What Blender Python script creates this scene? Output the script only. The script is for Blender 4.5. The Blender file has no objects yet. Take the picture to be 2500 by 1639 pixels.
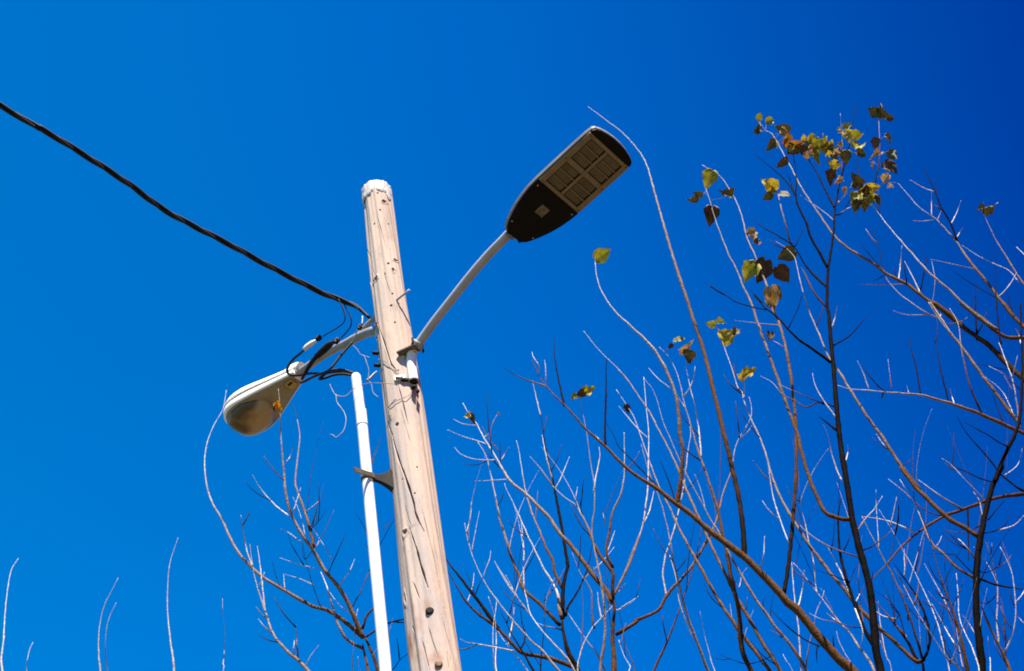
import bpy, math, random, hashlib
import numpy as np
from mathutils import Vector, Matrix, noise as mnoise

S = bpy.context.scene
COL = S.collection
R = math.radians

# ------------------------------------------------------------------ camera
PW, PH, FPX = 2500.0, 1639.0, 3472.0          # photograph size and focal length in its pixels
CAM = np.array([0.0, 0.0, 1.6])
ELEV, ROLL = R(45.83), R(11.99)
_fw = np.array([0, math.cos(ELEV), math.sin(ELEV)])
_up = np.array([0, -math.sin(ELEV), math.cos(ELEV)])
_rt = np.array([1.0, 0, 0])
_i = math.cos(ROLL) * _rt - math.sin(ROLL) * _up
_j = math.sin(ROLL) * _rt + math.cos(ROLL) * _up
cd = bpy.data.cameras.new('camera')
cam = bpy.data.objects.new('camera', cd)
COL.objects.link(cam)
cd.sensor_fit = 'HORIZONTAL'
cd.sensor_width = 36.0
cd.lens = FPX / PW * 36.0
cd.clip_start, cd.clip_end = 0.05, 6000
cam.matrix_world = Matrix(((_i[0], _j[0], -_fw[0], CAM[0]), (_i[1], _j[1], -_fw[1], CAM[1]),
                           (_i[2], _j[2], -_fw[2], CAM[2]), (0, 0, 0, 1)))
S.camera = cam

# ------------------------------------------------------------------ light
SUN_EL, SUN_AZ = R(60), R(20)       # azimuth measured from straight behind the camera, negative = left
sdir = Vector((math.sin(SUN_AZ) * math.cos(SUN_EL), -math.cos(SUN_AZ) * math.cos(SUN_EL), math.sin(SUN_EL)))
sl = bpy.data.lights.new('sun', 'SUN')
sl.energy, sl.angle, sl.color = 5.0, R(0.53), (1.0, 0.93, 0.84)
so = bpy.data.objects.new('sun', sl)
COL.objects.link(so)
so.rotation_euler = (-sdir).to_track_quat('-Z', 'Y').to_euler()
so.location = (0, -4, 14)

W = bpy.data.worlds.new('World')
S.world = W
W.use_nodes = True
wn, wl = W.node_tree.nodes, W.node_tree.links
wn.clear()
wo = wn.new('ShaderNodeOutputWorld')
bg = wn.new('ShaderNodeBackground')
sky = wn.new('ShaderNodeTexSky')
sky.sky_type = 'NISHITA'
sky.sun_disc = False
sky.sun_elevation = SUN_EL
sky.sun_rotation = math.atan2(sdir.x, sdir.y)
sky.altitude, sky.air_density, sky.dust_density, sky.ozone_density = 300, 1.0, 0.2, 3.0
hs = wn.new('ShaderNodeHueSaturation')
hs.inputs['Saturation'].default_value = 1.55
hs.inputs['Hue'].default_value = 0.497
# the sky pales steadily from the deep right hand side to the left, over the whole dome
tc = wn.new('ShaderNodeTexCoord')
dt = wn.new('ShaderNodeVectorMath'); dt.operation = 'DOT_PRODUCT'
dt.inputs[1].default_value = (-0.9994, 0.0251, -0.0244)
mr = wn.new('ShaderNodeMapRange')
mr.inputs['From Min'].default_value, mr.inputs['From Max'].default_value = -0.5, 0.5
mr.inputs['To Min'].default_value, mr.inputs['To Max'].default_value = 0.0, 1.0
mixc = wn.new('ShaderNodeValToRGB')
mixc.color_ramp.interpolation = 'B_SPLINE'
_el = mixc.color_ramp.elements
_st = [(0.0, (.125, .03, .35)), (0.16, (.125, .20, .45)), (0.33, (.125, .40, .64)), (0.5, (.125, .58, .765)), (0.7, (.125, .67, .785)), (1.0, (.125, .78, .80))]
while len(_el) < len(_st): _el.new(0.5)
for _k, (_p, _c) in enumerate(_st):
    _el[_k].position = _p
    _el[_k].color = (*_c, 1)
mul = wn.new('ShaderNodeMix'); mul.data_type = 'RGBA'; mul.blend_type = 'MULTIPLY'
mul.inputs['Factor'].default_value = 1.0
wl.new(sky.outputs[0], hs.inputs['Color'])
wl.new(tc.outputs['Generated'], dt.inputs[0])
wl.new(dt.outputs['Value'], mr.inputs['Value'])
wl.new(mr.outputs[0], mixc.inputs['Fac'])
wl.new(hs.outputs[0], mul.inputs['A'])
wl.new(mixc.outputs['Color'], mul.inputs['B'])
wl.new(mul.outputs['Result'], bg.inputs['Color'])
bg.inputs['Strength'].default_value = 0.110
wl.new(bg.outputs[0], wo.inputs[0])

S.view_settings.view_transform = 'Standard'
S.view_settings.look = 'None'
S.view_settings.exposure = 1.5
S.view_settings.gamma = 1.0
S.view_settings.use_curve_mapping = False
S.render.engine = 'CYCLES'
S.cycles.max_bounces = 6
S.cycles.use_denoising = True
S.cycles.filter_width = 1.8

# ------------------------------------------------------------------ helpers
def ray(x, y):
    return _fw + _i * (x - PW / 2) / FPX - _j * (y - PH / 2) / FPX

def at(x, y, Y):
    """world point at horizontal distance Y that stands at photo pixel x, y"""
    q = ray(x, y)
    return CAM + q * (Y / q[1])

def in_plane(p0, az, x, y):
    """world point at photo pixel x, y in the upright plane through p0 that runs towards azimuth az"""
    a = R(az)
    n = np.array([-math.sin(a), math.cos(a), 0])
    q = ray(x, y)
    return CAM + q * (n @ (np.array([p0[0], p0[1], 0]) - np.array([CAM[0], CAM[1], 0]))) / (n @ q)

def depth(p):
    return float((np.asarray(p) - CAM) @ _fw)

def px_size(px, p):
    return px * depth(p) / FPX

def rng(s):
    return random.Random(int(hashlib.md5(str(s).encode()).hexdigest()[:8], 16))

def tag(o, label=None, cat=None, group=None, kind=None):
    if label: o['label'] = label
    if cat: o['category'] = cat
    if group: o['group'] = group
    if kind: o['kind'] = kind
    return o

def thing(name, loc, label, cat, group=None):
    o = bpy.data.objects.new(name, None)
    o.empty_display_size = 0.1
    COL.objects.link(o)
    o.location = loc
    return tag(o, label, cat, group)

ORG = {}
def origin(o):
    p = np.zeros(3)
    while o is not None:
        p = p + np.array(o.location)
        o = o.parent
    return p

def mesh_obj(name, verts, faces, mat, parent=None, smooth=True, attrs=None, world=True):
    """one mesh object; world=True: verts are given in world coordinates"""
    v = np.asarray(verts, float)
    if parent is not None and world:
        v = v - origin(parent)
    me = bpy.data.meshes.new(name)
    me.from_pydata(v.tolist(), [], faces if isinstance(faces, list) else faces.tolist())
    if smooth:
        me.polygons.foreach_set('use_smooth', [True] * len(me.polygons))
    if attrs:
        for k, a in attrs.items():
            at_ = me.attributes.new(k, 'FLOAT', 'POINT')
            at_.data.foreach_set('value', np.asarray(a, np.float32))
    me.update()
    if mat is not None:
        me.materials.append(mat)
    o = bpy.data.objects.new(name, me)
    COL.objects.link(o)
    if parent is not None:
        o.parent = parent
    return o

class MB:
    """collects simple solids into one mesh"""
    def __init__(s): s.v, s.f = [], []
    def add(s, v, f):
        n = len(s.v)
        s.v += [tuple(map(float, p)) for p in v]
        s.f += [tuple(i + n for i in q) for q in f]
        return s
    def box(s, c, u, v, w, hu, hv, hw, bev=0.0):
        c, u, v, w = [np.asarray(a, float) for a in (c, u, v, w)]
        if bev <= 0:
            P = [c + a * u * hu + b * v * hv + d * w * hw for a in (-1, 1) for b in (-1, 1) for d in (-1, 1)]
            return s.add(P, [(0, 1, 3, 2), (4, 6, 7, 5), (0, 4, 5, 1), (2, 3, 7, 6), (0, 2, 6, 4), (1, 5, 7, 3)])
        P, F = [], []
        lay = [(-hw, bev), (-hw + bev, 0), (hw - bev, 0), (hw, bev)]
        for z, ins in lay:
            a, b = hu - ins, hv - ins
            k = bev
            for x, y in ((a - k, b), (-a + k, b), (-a, b - k), (-a, -b + k), (-a + k, -b), (a - k, -b), (a, -b + k), (a, b - k)):
                P.append(c + u * x + v * y + w * z)
        for L in range(3):
            for q in range(8):
                F.append((L * 8 + q, L * 8 + (q + 1) % 8, (L + 1) * 8 + (q + 1) % 8, (L + 1) * 8 + q))
        F.append(tuple(range(7, -1, -1))); F.append(tuple(range(24, 32)))
        return s.add(P, F)
    def tube(s, pts, rad, n=12, caps=True):
        v, f = tube_mesh(pts, rad, n, caps)
        return s.add(v, f)
    def build(s, name, mat, parent=None, smooth=False):
        return mesh_obj(name, s.v, s.f, mat, parent, smooth)

def catmull(pts, step):
    P = [np.asarray(p, float) for p in pts]
    if len(P) < 3:
        L = np.linalg.norm(P[1] - P[0]); n = max(1, int(L / step))
        return [P[0] + (P[1] - P[0]) * k / n for k in range(n + 1)]
    Q = [2 * P[0] - P[1]] + P + [2 * P[-1] - P[-2]]
    out = []
    for k in range(1, len(Q) - 2):
        p0, p1, p2, p3 = Q[k - 1:k + 3]
        n = max(1, int(np.linalg.norm(p2 - p1) / step))
        for m in range(n):
            t = m / n
            out.append(0.5 * (2 * p1 + (p2 - p0) * t + (2 * p0 - 5 * p1 + 4 * p2 - p3) * t * t + (3 * p1 - p0 - 3 * p2 + p3) * t ** 3))
    out.append(P[-1])
    return out

def tube_mesh(pts, rad, n=12, caps=True):
    P = np.array(pts, float)
    m = len(P)
    rad = np.full(m, rad) if np.isscalar(rad) else np.asarray(rad, float)
    T = np.gradient(P, axis=0)
    T /= np.linalg.norm(T, axis=1)[:, None] + 1e-12
    a = np.cross(T[0], [0.3, 0.2, 1.0]); a /= np.linalg.norm(a)
    V = []
    ang = np.linspace(0, 2 * np.pi, n, endpoint=False)
    for k in range(m):
        a = a - T[k] * (a @ T[k]); a /= np.linalg.norm(a)
        b = np.cross(T[k], a)
        V.append(P[k] + rad[k] * (np.cos(ang)[:, None] * a + np.sin(ang)[:, None] * b))
    V = np.concatenate(V)
    F = []
    for k in range(m - 1):
        for q in range(n):
            F.append((k * n + q, k * n + (q + 1) % n, (k + 1) * n + (q + 1) % n, (k + 1) * n + q))
    if caps:
        F.append(tuple(range(n - 1, -1, -1)))
        F.append(tuple((m - 1) * n + q for q in range(n)))
    return V, F

def tube_obj(name, pts, rad, mat, parent=None, n=12, step=0.02, smooth=True, radf=None):
    c = catmull(pts, step)
    m = len(c)
    if radf is not None: r = [radf(k / (m - 1)) for k in range(m)]
    elif np.isscalar(rad): r = rad
    else:
        def arc(q):
            q = np.array(q, float)
            d = np.concatenate([[0], np.cumsum(np.linalg.norm(np.diff(q, axis=0), axis=1))])
            return d / d[-1]
        r = np.interp(arc(c), arc(pts) if len(pts) == len(rad) else np.linspace(0, 1, len(rad)), rad)
    v, f = tube_mesh(c, r, n)
    o = mesh_obj(name, v, f, mat, parent, False)
    if smooth:
        fl = [len(p.vertices) == 4 for p in o.data.polygons]
        o.data.polygons.foreach_set('use_smooth', fl)
    return o

# ------------------------------------------------------------------ materials
def new_mat(name):
    m = bpy.data.materials.new(name)
    m.use_nodes = True
    nt = m.node_tree
    b = nt.nodes['Principled BSDF']
    return m, nt, b

def nd(nt, t, **k):
    n = nt.nodes.new(t)
    for a, v in k.items():
        if a in n.inputs: n.inputs[a].default_value = v
        else: setattr(n, a, v)
    return n

def mixrgb(nt, fac, a, b, mode='MIX'):
    n = nt.nodes.new('ShaderNodeMix'); n.data_type = 'RGBA'; n.blend_type = mode
    for s, v in (('Factor', fac), ('A', a), ('B', b)):
        if hasattr(v, 'links'): nt.links.new(v, n.inputs[s])
        else: n.inputs[s].default_value = v if s == 'Factor' else (*v, 1)
    return n.outputs['Result']

def noise_n(nt, scale, detail=4, rough=0.55, vec=None, stretch=None):
    n = nd(nt, 'ShaderNodeTexNoise')
    n.inputs['Scale'].default_value = scale
    n.inputs['Detail'].default_value = detail
    n.inputs['Roughness'].default_value = rough
    tcn = nt.nodes.new('ShaderNodeTexCoord')
    src = vec or tcn.outputs['Object']
    if stretch:
        mp = nt.nodes.new('ShaderNodeMapping')
        mp.inputs['Scale'].default_value = stretch
        nt.links.new(src, mp.inputs[0]); src = mp.outputs[0]
    nt.links.new(src, n.inputs['Vector'])
    return n.outputs['Fac']

def ramp(nt, fac, stops):
    r = nt.nodes.new('ShaderNodeValToRGB')
    e = r.color_ramp.elements
    while len(e) < len(stops): e.new(0.5)
    for k, (p, c) in enumerate(stops):
        e[k].position = p
        e[k].color = (*c, 1) if len(c) == 3 else c
    nt.links.new(fac, r.inputs[0])
    return r.outputs[0]

def bump(nt, b, h, dist, strength=1.0):
    n = nt.nodes.new('ShaderNodeBump')
    n.inputs['Distance'].default_value = dist
    n.inputs['Strength'].default_value = strength
    nt.links.new(h, n.inputs['Height'])
    nt.links.new(n.outputs[0], b.inputs['Normal'])

def plain(name, c1, c2, scale, rough=0.5, metal=0.0, bd=0.0, spec=0.5):
    m, nt, b = new_mat(name)
    f = noise_n(nt, scale, 5, 0.6)
    c = ramp(nt, f, [(0.3, c1), (0.7, c2)])
    nt.links.new(c, b.inputs['Base Color'])
    b.inputs['Roughness'].default_value = rough
    b.inputs['Metallic'].default_value = metal
    b.inputs['Specular IOR Level'].default_value = spec
    if bd: bump(nt, b, noise_n(nt, scale * 4, 4), bd)
    return m

def attr(nt, name):
    n = nt.nodes.new('ShaderNodeAttribute'); n.attribute_name = name
    return n.outputs['Fac']

M = {}
# weathered pole wood
m, nt, b = new_mat('weathered_wood')
big = noise_n(nt, 2.2, 4, 0.6, stretch=(1, 1, 0.35))
grain = noise_n(nt, 60, 6, 0.65, stretch=(1, 1, 0.035))
fine = noise_n(nt, 230, 3, 0.6, stretch=(1, 1, 0.08))
c = ramp(nt, big, [(0.30, (0.38, 0.295, 0.232)), (0.5, (0.46, 0.345, 0.255)), (0.72, (0.51, 0.37, 0.25))])
c = mixrgb(nt, ramp(nt, grain, [(0.32, (0.30, 0.30, 0.30)), (0.54, (0, 0, 0))]), c, (0.33, 0.25, 0.20))
c = mixrgb(nt, ramp(nt, fine, [(0.35, (0.2,) * 3), (0.55, (0, 0, 0))]), c, (0.36, 0.28, 0.23))
blot = noise_n(nt, 9, 5, 0.7, stretch=(1, 1, 0.3))
c = mixrgb(nt, ramp(nt, blot, [(0.52, (0, 0, 0)), (0.70, (0.6,) * 3)]), c, (0.26, 0.19, 0.15))
grey = noise_n(nt, 3.6, 5, 0.65, stretch=(1, 1, 0.22))
c = mixrgb(nt, ramp(nt, grey, [(0.46, (0, 0, 0)), (0.62, (0.75,) * 3)]), c, (0.33, 0.275, 0.25))
spk = noise_n(nt, 95, 3, 0.7, stretch=(1, 1, 0.25))
c = mixrgb(nt, ramp(nt, spk, [(0.58, (0, 0, 0)), (0.72, (0.45,) * 3)]), c, (0.19, 0.135, 0.095))
rn = noise_n(nt, 26, 5, 0.7, stretch=(1, 1, 0.4))
rm = nd(nt, 'ShaderNodeMath', operation='MULTIPLY')
nt.links.new(attr(nt, 'rust'), rm.inputs[0])
nt.links.new(ramp(nt, rn, [(0.32, (0.15,) * 3), (0.62, (1, 1, 1))]), rm.inputs[1])
c = mixrgb(nt, rm.outputs[0], c, (0.30, 0.115, 0.035))
c = mixrgb(nt, attr(nt, 'knot_shade'), c, (0.045, 0.030, 0.022))  # knots, plus painted shade inside nail holes and cracks
nt.links.new(c, b.inputs['Base Color'])
b.inputs['Roughness'].default_value = 0.85
b.inputs['Specular IOR Level'].default_value = 0.2
bump(nt, b, mixrgb(nt, 0.5, grain, fine), 0.004, 0.7)
M['wood'] = m

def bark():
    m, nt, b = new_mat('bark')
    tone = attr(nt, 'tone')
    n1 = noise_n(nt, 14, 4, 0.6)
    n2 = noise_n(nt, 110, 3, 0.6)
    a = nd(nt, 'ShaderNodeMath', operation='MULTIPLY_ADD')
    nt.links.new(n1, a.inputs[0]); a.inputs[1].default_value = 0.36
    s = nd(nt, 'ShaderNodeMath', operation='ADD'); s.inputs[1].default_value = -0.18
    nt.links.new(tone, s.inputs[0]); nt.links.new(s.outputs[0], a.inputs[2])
    c = ramp(nt, a.outputs[0], [(0.0, (0.004, 0.003, 0.002)), (0.20, (0.013, 0.008, 0.005)), (0.38, (0.105, 0.045, 0.012)),  # the near-black stops are painted shade on stems
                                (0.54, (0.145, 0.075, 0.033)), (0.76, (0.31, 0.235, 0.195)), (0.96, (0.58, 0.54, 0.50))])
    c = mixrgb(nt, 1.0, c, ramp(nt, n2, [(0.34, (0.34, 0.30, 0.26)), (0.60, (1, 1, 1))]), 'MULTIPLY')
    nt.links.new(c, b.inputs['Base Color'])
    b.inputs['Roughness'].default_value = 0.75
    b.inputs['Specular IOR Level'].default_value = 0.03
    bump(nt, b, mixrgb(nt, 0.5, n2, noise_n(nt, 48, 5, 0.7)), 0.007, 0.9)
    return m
M['bark'] = bark()

def leaf_mat(name, c1, c2, c3, trans=0.35):
    m, nt, b = new_mat(name)
    oi = nt.nodes.new('ShaderNodeObjectInfo')
    tcn = nt.nodes.new('ShaderNodeTexCoord')
    add = nd(nt, 'ShaderNodeVectorMath', operation='ADD')
    nt.links.new(tcn.outputs['Object'], add.inputs[0]); nt.links.new(oi.outputs['Location'], add.inputs[1])
    n1 = noise_n(nt, 3.0, 4, 0.6, vec=add.outputs[0])
    n2 = noise_n(nt, 9, 4, 0.7, vec=add.outputs[0])
    c = ramp(nt, n1, [(0.32, c1), (0.62, c2)])
    c = mixrgb(nt, ramp(nt, n2, [(0.56, (0, 0, 0)), (0.68, (0.85,) * 3)]), c, c3)
    nt.links.new(c, b.inputs['Base Color'])
    b.inputs['Roughness'].default_value = 0.55
    b.inputs['Specular IOR Level'].default_value = 0.3
    tr = nt.nodes.new('ShaderNodeBsdfTranslucent')
    nt.links.new(c, tr.inputs['Color'])
    mx = nt.nodes.new('ShaderNodeMixShader'); mx.inputs[0].default_value = trans
    nt.links.new(b.outputs[0], mx.inputs[1]); nt.links.new(tr.outputs[0], mx.inputs[2])
    nt.links.new(mx.outputs[0], nt.nodes['Material Output'].inputs[0])
    bump(nt, b, n2, 0.01, 0.5)
    return m
M['y'] = leaf_mat('leaf_yellow', (0.44, 0.27, 0.012), (0.34, 0.26, 0.015), (0.10, 0.05, 0.012), 0.35)
M['g'] = leaf_mat('leaf_green', (0.15, 0.15, 0.010), (0.30, 0.25, 0.015), (0.06, 0.045, 0.01), 0.3)
M['d'] = leaf_mat('leaf_olive', (0.040, 0.040, 0.008), (0.085, 0.068, 0.012), (0.18, 0.10, 0.02), 0.12)
M['b'] = leaf_mat('leaf_brown', (0.020, 0.010, 0.004), (0.055, 0.028, 0.009), (0.16, 0.07, 0.018), 0.08)
M['t'] = leaf_mat('leaf_tan', (0.40, 0.24, 0.085), (0.26, 0.14, 0.035), (0.50, 0.36, 0.21), 0.25)
M['o'] = leaf_mat('leaf_rust', (0.34, 0.14, 0.01), (0.22, 0.08, 0.008), (0.08, 0.03, 0.006), 0.3)
M['O'] = leaf_mat('leaf_orange', (0.62, 0.27, 0.008), (0.52, 0.20, 0.008), (0.25, 0.08, 0.006), 0.35)

M['white_paint'] = plain('white_enamel', (0.74, 0.69, 0.59), (0.80, 0.76, 0.68), 12, 0.4)
M['pvc'] = plain('white_pipe_paint', (0.60, 0.57, 0.52), (0.78, 0.76, 0.73), 7, 0.45)
M['galv'] = plain('galvanised_steel', (0.27, 0.27, 0.27), (0.34, 0.34, 0.335), 9, 0.5, 0.1, spec=0.3)
M['galv_white'] = plain('pale_painted_steel', (0.19, 0.178, 0.158), (0.29, 0.275, 0.25), 22, 0.5)
M['steel_dark'] = plain('dark_and_shaded_steel', (0.008, 0.0065, 0.005), (0.020, 0.015, 0.011), 26, 0.7, 0.0, spec=0.12)  # dark bolts, and painted shade on the bracket saddle
M['bracket'] = plain('aged_bracket_steel', (0.065, 0.048, 0.032), (0.13, 0.10, 0.072), 24, 0.6, 0.0, spec=0.2)
M['black'] = plain('black_insulation', (0.005, 0.005, 0.005), (0.012, 0.011, 0.010), 40, 0.6, spec=0.2)
M['grey_ins'] = plain('grey_sleeve', (0.50, 0.49, 0.47), (0.66, 0.65, 0.63), 40, 0.5)
M['housing'] = plain('grey_housing_paint', (0.13, 0.125, 0.125), (0.20, 0.195, 0.19), 9, 0.6, spec=0.15)
M['door_black'] = plain('black_opening_shade', (0.003, 0.003, 0.003), (0.006, 0.0055, 0.005), 14, 0.6, spec=0.1)
M['led_frame'] = plain('led_frame_grey', (0.13, 0.095, 0.045), (0.18, 0.135, 0.07), 18, 0.55)
M['led_lens'] = plain('led_lens_dark', (0.05, 0.036, 0.016), (0.10, 0.075, 0.036), 12, 0.30)
M['sticker'] = plain('faded_sticker', (0.035, 0.030, 0.016), (0.17, 0.145, 0.085), 46, 0.6)
M['cobra_under'] = plain('darker_cream_enamel', (0.20, 0.16, 0.09), (0.29, 0.24, 0.145), 7, 0.5)  # darker cream for the bottom face of the old lamp
M['latch'] = plain('ochre_brass', (0.50, 0.33, 0.05), (0.38, 0.24, 0.04), 30, 0.5, 0.3)
M['cap'] = plain('white_sealing_paint', (0.33, 0.30, 0.265), (0.50, 0.47, 0.42), 26, 0.7, bd=0.006)
M['rustbolt'] = plain('rusty_bolt', (0.06, 0.045, 0.03), (0.22, 0.10, 0.035), 60, 0.7, 0.2)
M['wire'] = plain('thin_tie_wire', (0.03, 0.026, 0.022), (0.30, 0.28, 0.25), 14, 0.5, 0.2)

# frosted prismatic glass of the old lamp
m, nt, b = new_mat('old_lamp_glass')
n1 = noise_n(nt, 5, 2, 0.4)
c = ramp(nt, n1, [(0.42, (0.085, 0.055, 0.02)), (0.5, (0.22, 0.145, 0.06)), (0.58, (0.36, 0.26, 0.13))])
nt.links.new(c, b.inputs['Base Color'])
b.inputs['Roughness'].default_value = 0.33
b.inputs['Specular IOR Level'].default_value = 0.35
M['glass'] = m

# ground: dry trodden earth with sparse grass
m, nt, b = new_mat('dry_earth')
n1 = noise_n(nt, 0.35, 6, 0.6)
n2 = noise_n(nt, 6, 6, 0.7)
c = ramp(nt, n1, [(0.35, (0.12, 0.085, 0.042)), (0.6, (0.09, 0.066, 0.03)), (0.75, (0.06, 0.06, 0.02))])
c = mixrgb(nt, ramp(nt, n2, [(0.35, (0.5,) * 3), (0.6, (0, 0, 0))]), c, (0.06, 0.045, 0.022))
nt.links.new(c, b.inputs['Base Color'])
b.inputs['Roughness'].default_value = 0.95
bump(nt, b, n2, 0.05)
M['earth'] = m

# ------------------------------------------------------------------ ground
gv, gf = [], []
rings = [0, 4, 10, 20, 40, 90, 200, 500, 1500, 4000]
nseg = 64
gv.append((0, 0, 0))
for k, r_ in enumerate(rings[1:]):
    for q in range(nseg):
        a = 2 * math.pi * q / nseg
        x, y = r_ * math.cos(a), r_ * math.sin(a)
        gv.append((x, y, 0))
for q in range(nseg):
    gf.append((0, 1 + q, 1 + (q + 1) % nseg))
for k in range(len(rings) - 2):
    for q in range(nseg):
        a0 = 1 + k * nseg
        gf.append((a0 + q, a0 + nseg + q, a0 + nseg + (q + 1) % nseg, a0 + (q + 1) % nseg))
tag(mesh_obj('ground', gv, gf, M['earth'], smooth=False), 'dry bare earth ground with thin grass', kind='structure')

# ------------------------------------------------------------------ utility pole
PX, PY = at(1066, 1639, 6.3)[:2]
POLE_TOP = 9.86
def pole_r(z):
    return 0.1015 + 0.0073 * (POLE_TOP - z)

def on_pole(x, y):
    """(theta, z) where the sight line through pixel x, y meets the pole"""
    q = ray(x, y)
    z = 8.0
    for _ in range(12):
        r_ = pole_r(z)
        ox, oy = CAM[0] - PX, CAM[1] - PY
        A = q[0] ** 2 + q[1] ** 2
        B = 2 * (ox * q[0] + oy * q[1])
        Cc = ox * ox + oy * oy - r_ * r_
        disc = B * B - 4 * A * Cc
        t = (-B - math.sqrt(max(disc, 0))) / (2 * A)
        p = CAM + q * t
        z = p[2]
    return math.atan2(p[1] - PY, p[0] - PX), z

def pole_pt(x, y, off=0.0):
    th, z = on_pole(x, y)
    r_ = pole_r(z) + off
    return np.array([PX + r_ * math.cos(th), PY + r_ * math.sin(th), z]), np.array([math.cos(th), math.sin(th), 0])

CRACKS = [  # (width m, depth m, pixel polyline)
    (0.006, 0.030, [(926, 797), (934, 826), (946, 862), (955, 890), (966, 905), (974, 914)]),
    (0.004, 0.016, [(972, 940), (980, 968), (988, 1000), (997, 1035)]),
    (0.007, 0.034, [(942, 1022), (947, 1042), (957, 1060), (962, 1085), (972, 1120), (986, 1155), (1000, 1196), (1010, 1228), (1014, 1252), (1024, 1276), (1036, 1298)]),
    (0.004, 0.018, [(1000, 1290), (1006, 1310), (1013, 1330), (1020, 1352), (1026, 1376), (1036, 1402), (1045, 1434)]),
    (0.006, 0.022, [(1016, 1334), (1022, 1362), (1033, 1400), (1046, 1436)]),
    (0.003, 0.012, [(1008, 1420), (1016, 1442), (1024, 1462)]),
    (0.003, 0.010, [(1046, 1530), (1056, 1565), (1070, 1604)]),
    (0.0028, 0.010, [(1078, 1500), (1090, 1550), (1102, 1590), (1116, 1639)]),
    (0.004, 0.014, [(1005, 1528), (1013, 1546)]),
    (0.0028, 0.008, [(919, 520), (927, 550), (934, 575), (944, 610)]),
    (0.003, 0.008, [(897, 595), (903, 625), (911, 660), (918, 678)]),
    (0.0025, 0.007, [(936, 660), (944, 690), (955, 720)]),
    (0.0025, 0.006, [(978, 1000), (990, 1040), (1004, 1085)]),
    (0.003, 0.008, [(988, 1235), (996, 1265), (1004, 1285)]),
    (0.003, 0.012, [(1030, 1240), (1045, 1300), (1062, 1370), (1075, 1440), (1083, 1490)]),
    (0.003, 0.010, [(1090, 1590), (1096, 1639)]),
    (0.003, 0.010, [(1030, 1560), (1040, 1600), (1050, 1639)]),
    (0.003, 0.010, [(935, 905), (940, 950), (948, 1000)]),
]
HOLES = [(922, 472, .006), (928, 513, .006), (913, 546, .006), (949, 547, .005), (948, 645, .007), (958, 719, .005), (955, 746, .007),
         (964, 787, .005), (972, 904, .004), (969, 1036, .010), (1019, 1140, .004), (1013, 1205, .004), (982, 1170, .004), (940, 668, .004)]
KNOTS = [  # px, py, half width m, half height m, strength, rust
    (938, 492, .016, .020, .75, .5), (960, 660, .013, .018, .8, .2), (966, 636, .022, .010, .55, 0), (917, 682, .024, .018, .75, .1),
    (909, 700, .010, .022, .6, .1), (988, 1301, .013, .024, .85, .3), (999, 1288, .045, .016, .4, 0), (990, 1462, .010, .034, .95, .2),
    (1003, 1574, .014, .075, .35, .95), (1011, 1548, .012, .040, .3, .7), (1042, 1478, .026, .030, .10, .45), (1064, 1606, .024, .030, .1, .75),
    (955, 1029, .035, .020, .3, 0), (903, 560, .006, .03, .3, 0), (1020, 1520, .022, .05, .1, .45), (968, 752, .010, .05, .25, 0),
    (1001, 880, .012, .06, .25, .1), (985, 1340, .02, .03, .35, 0), (1008, 1480, .012, .06, .15, .5), (1020, 1602, .03, .04, .1, .3)]

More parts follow.
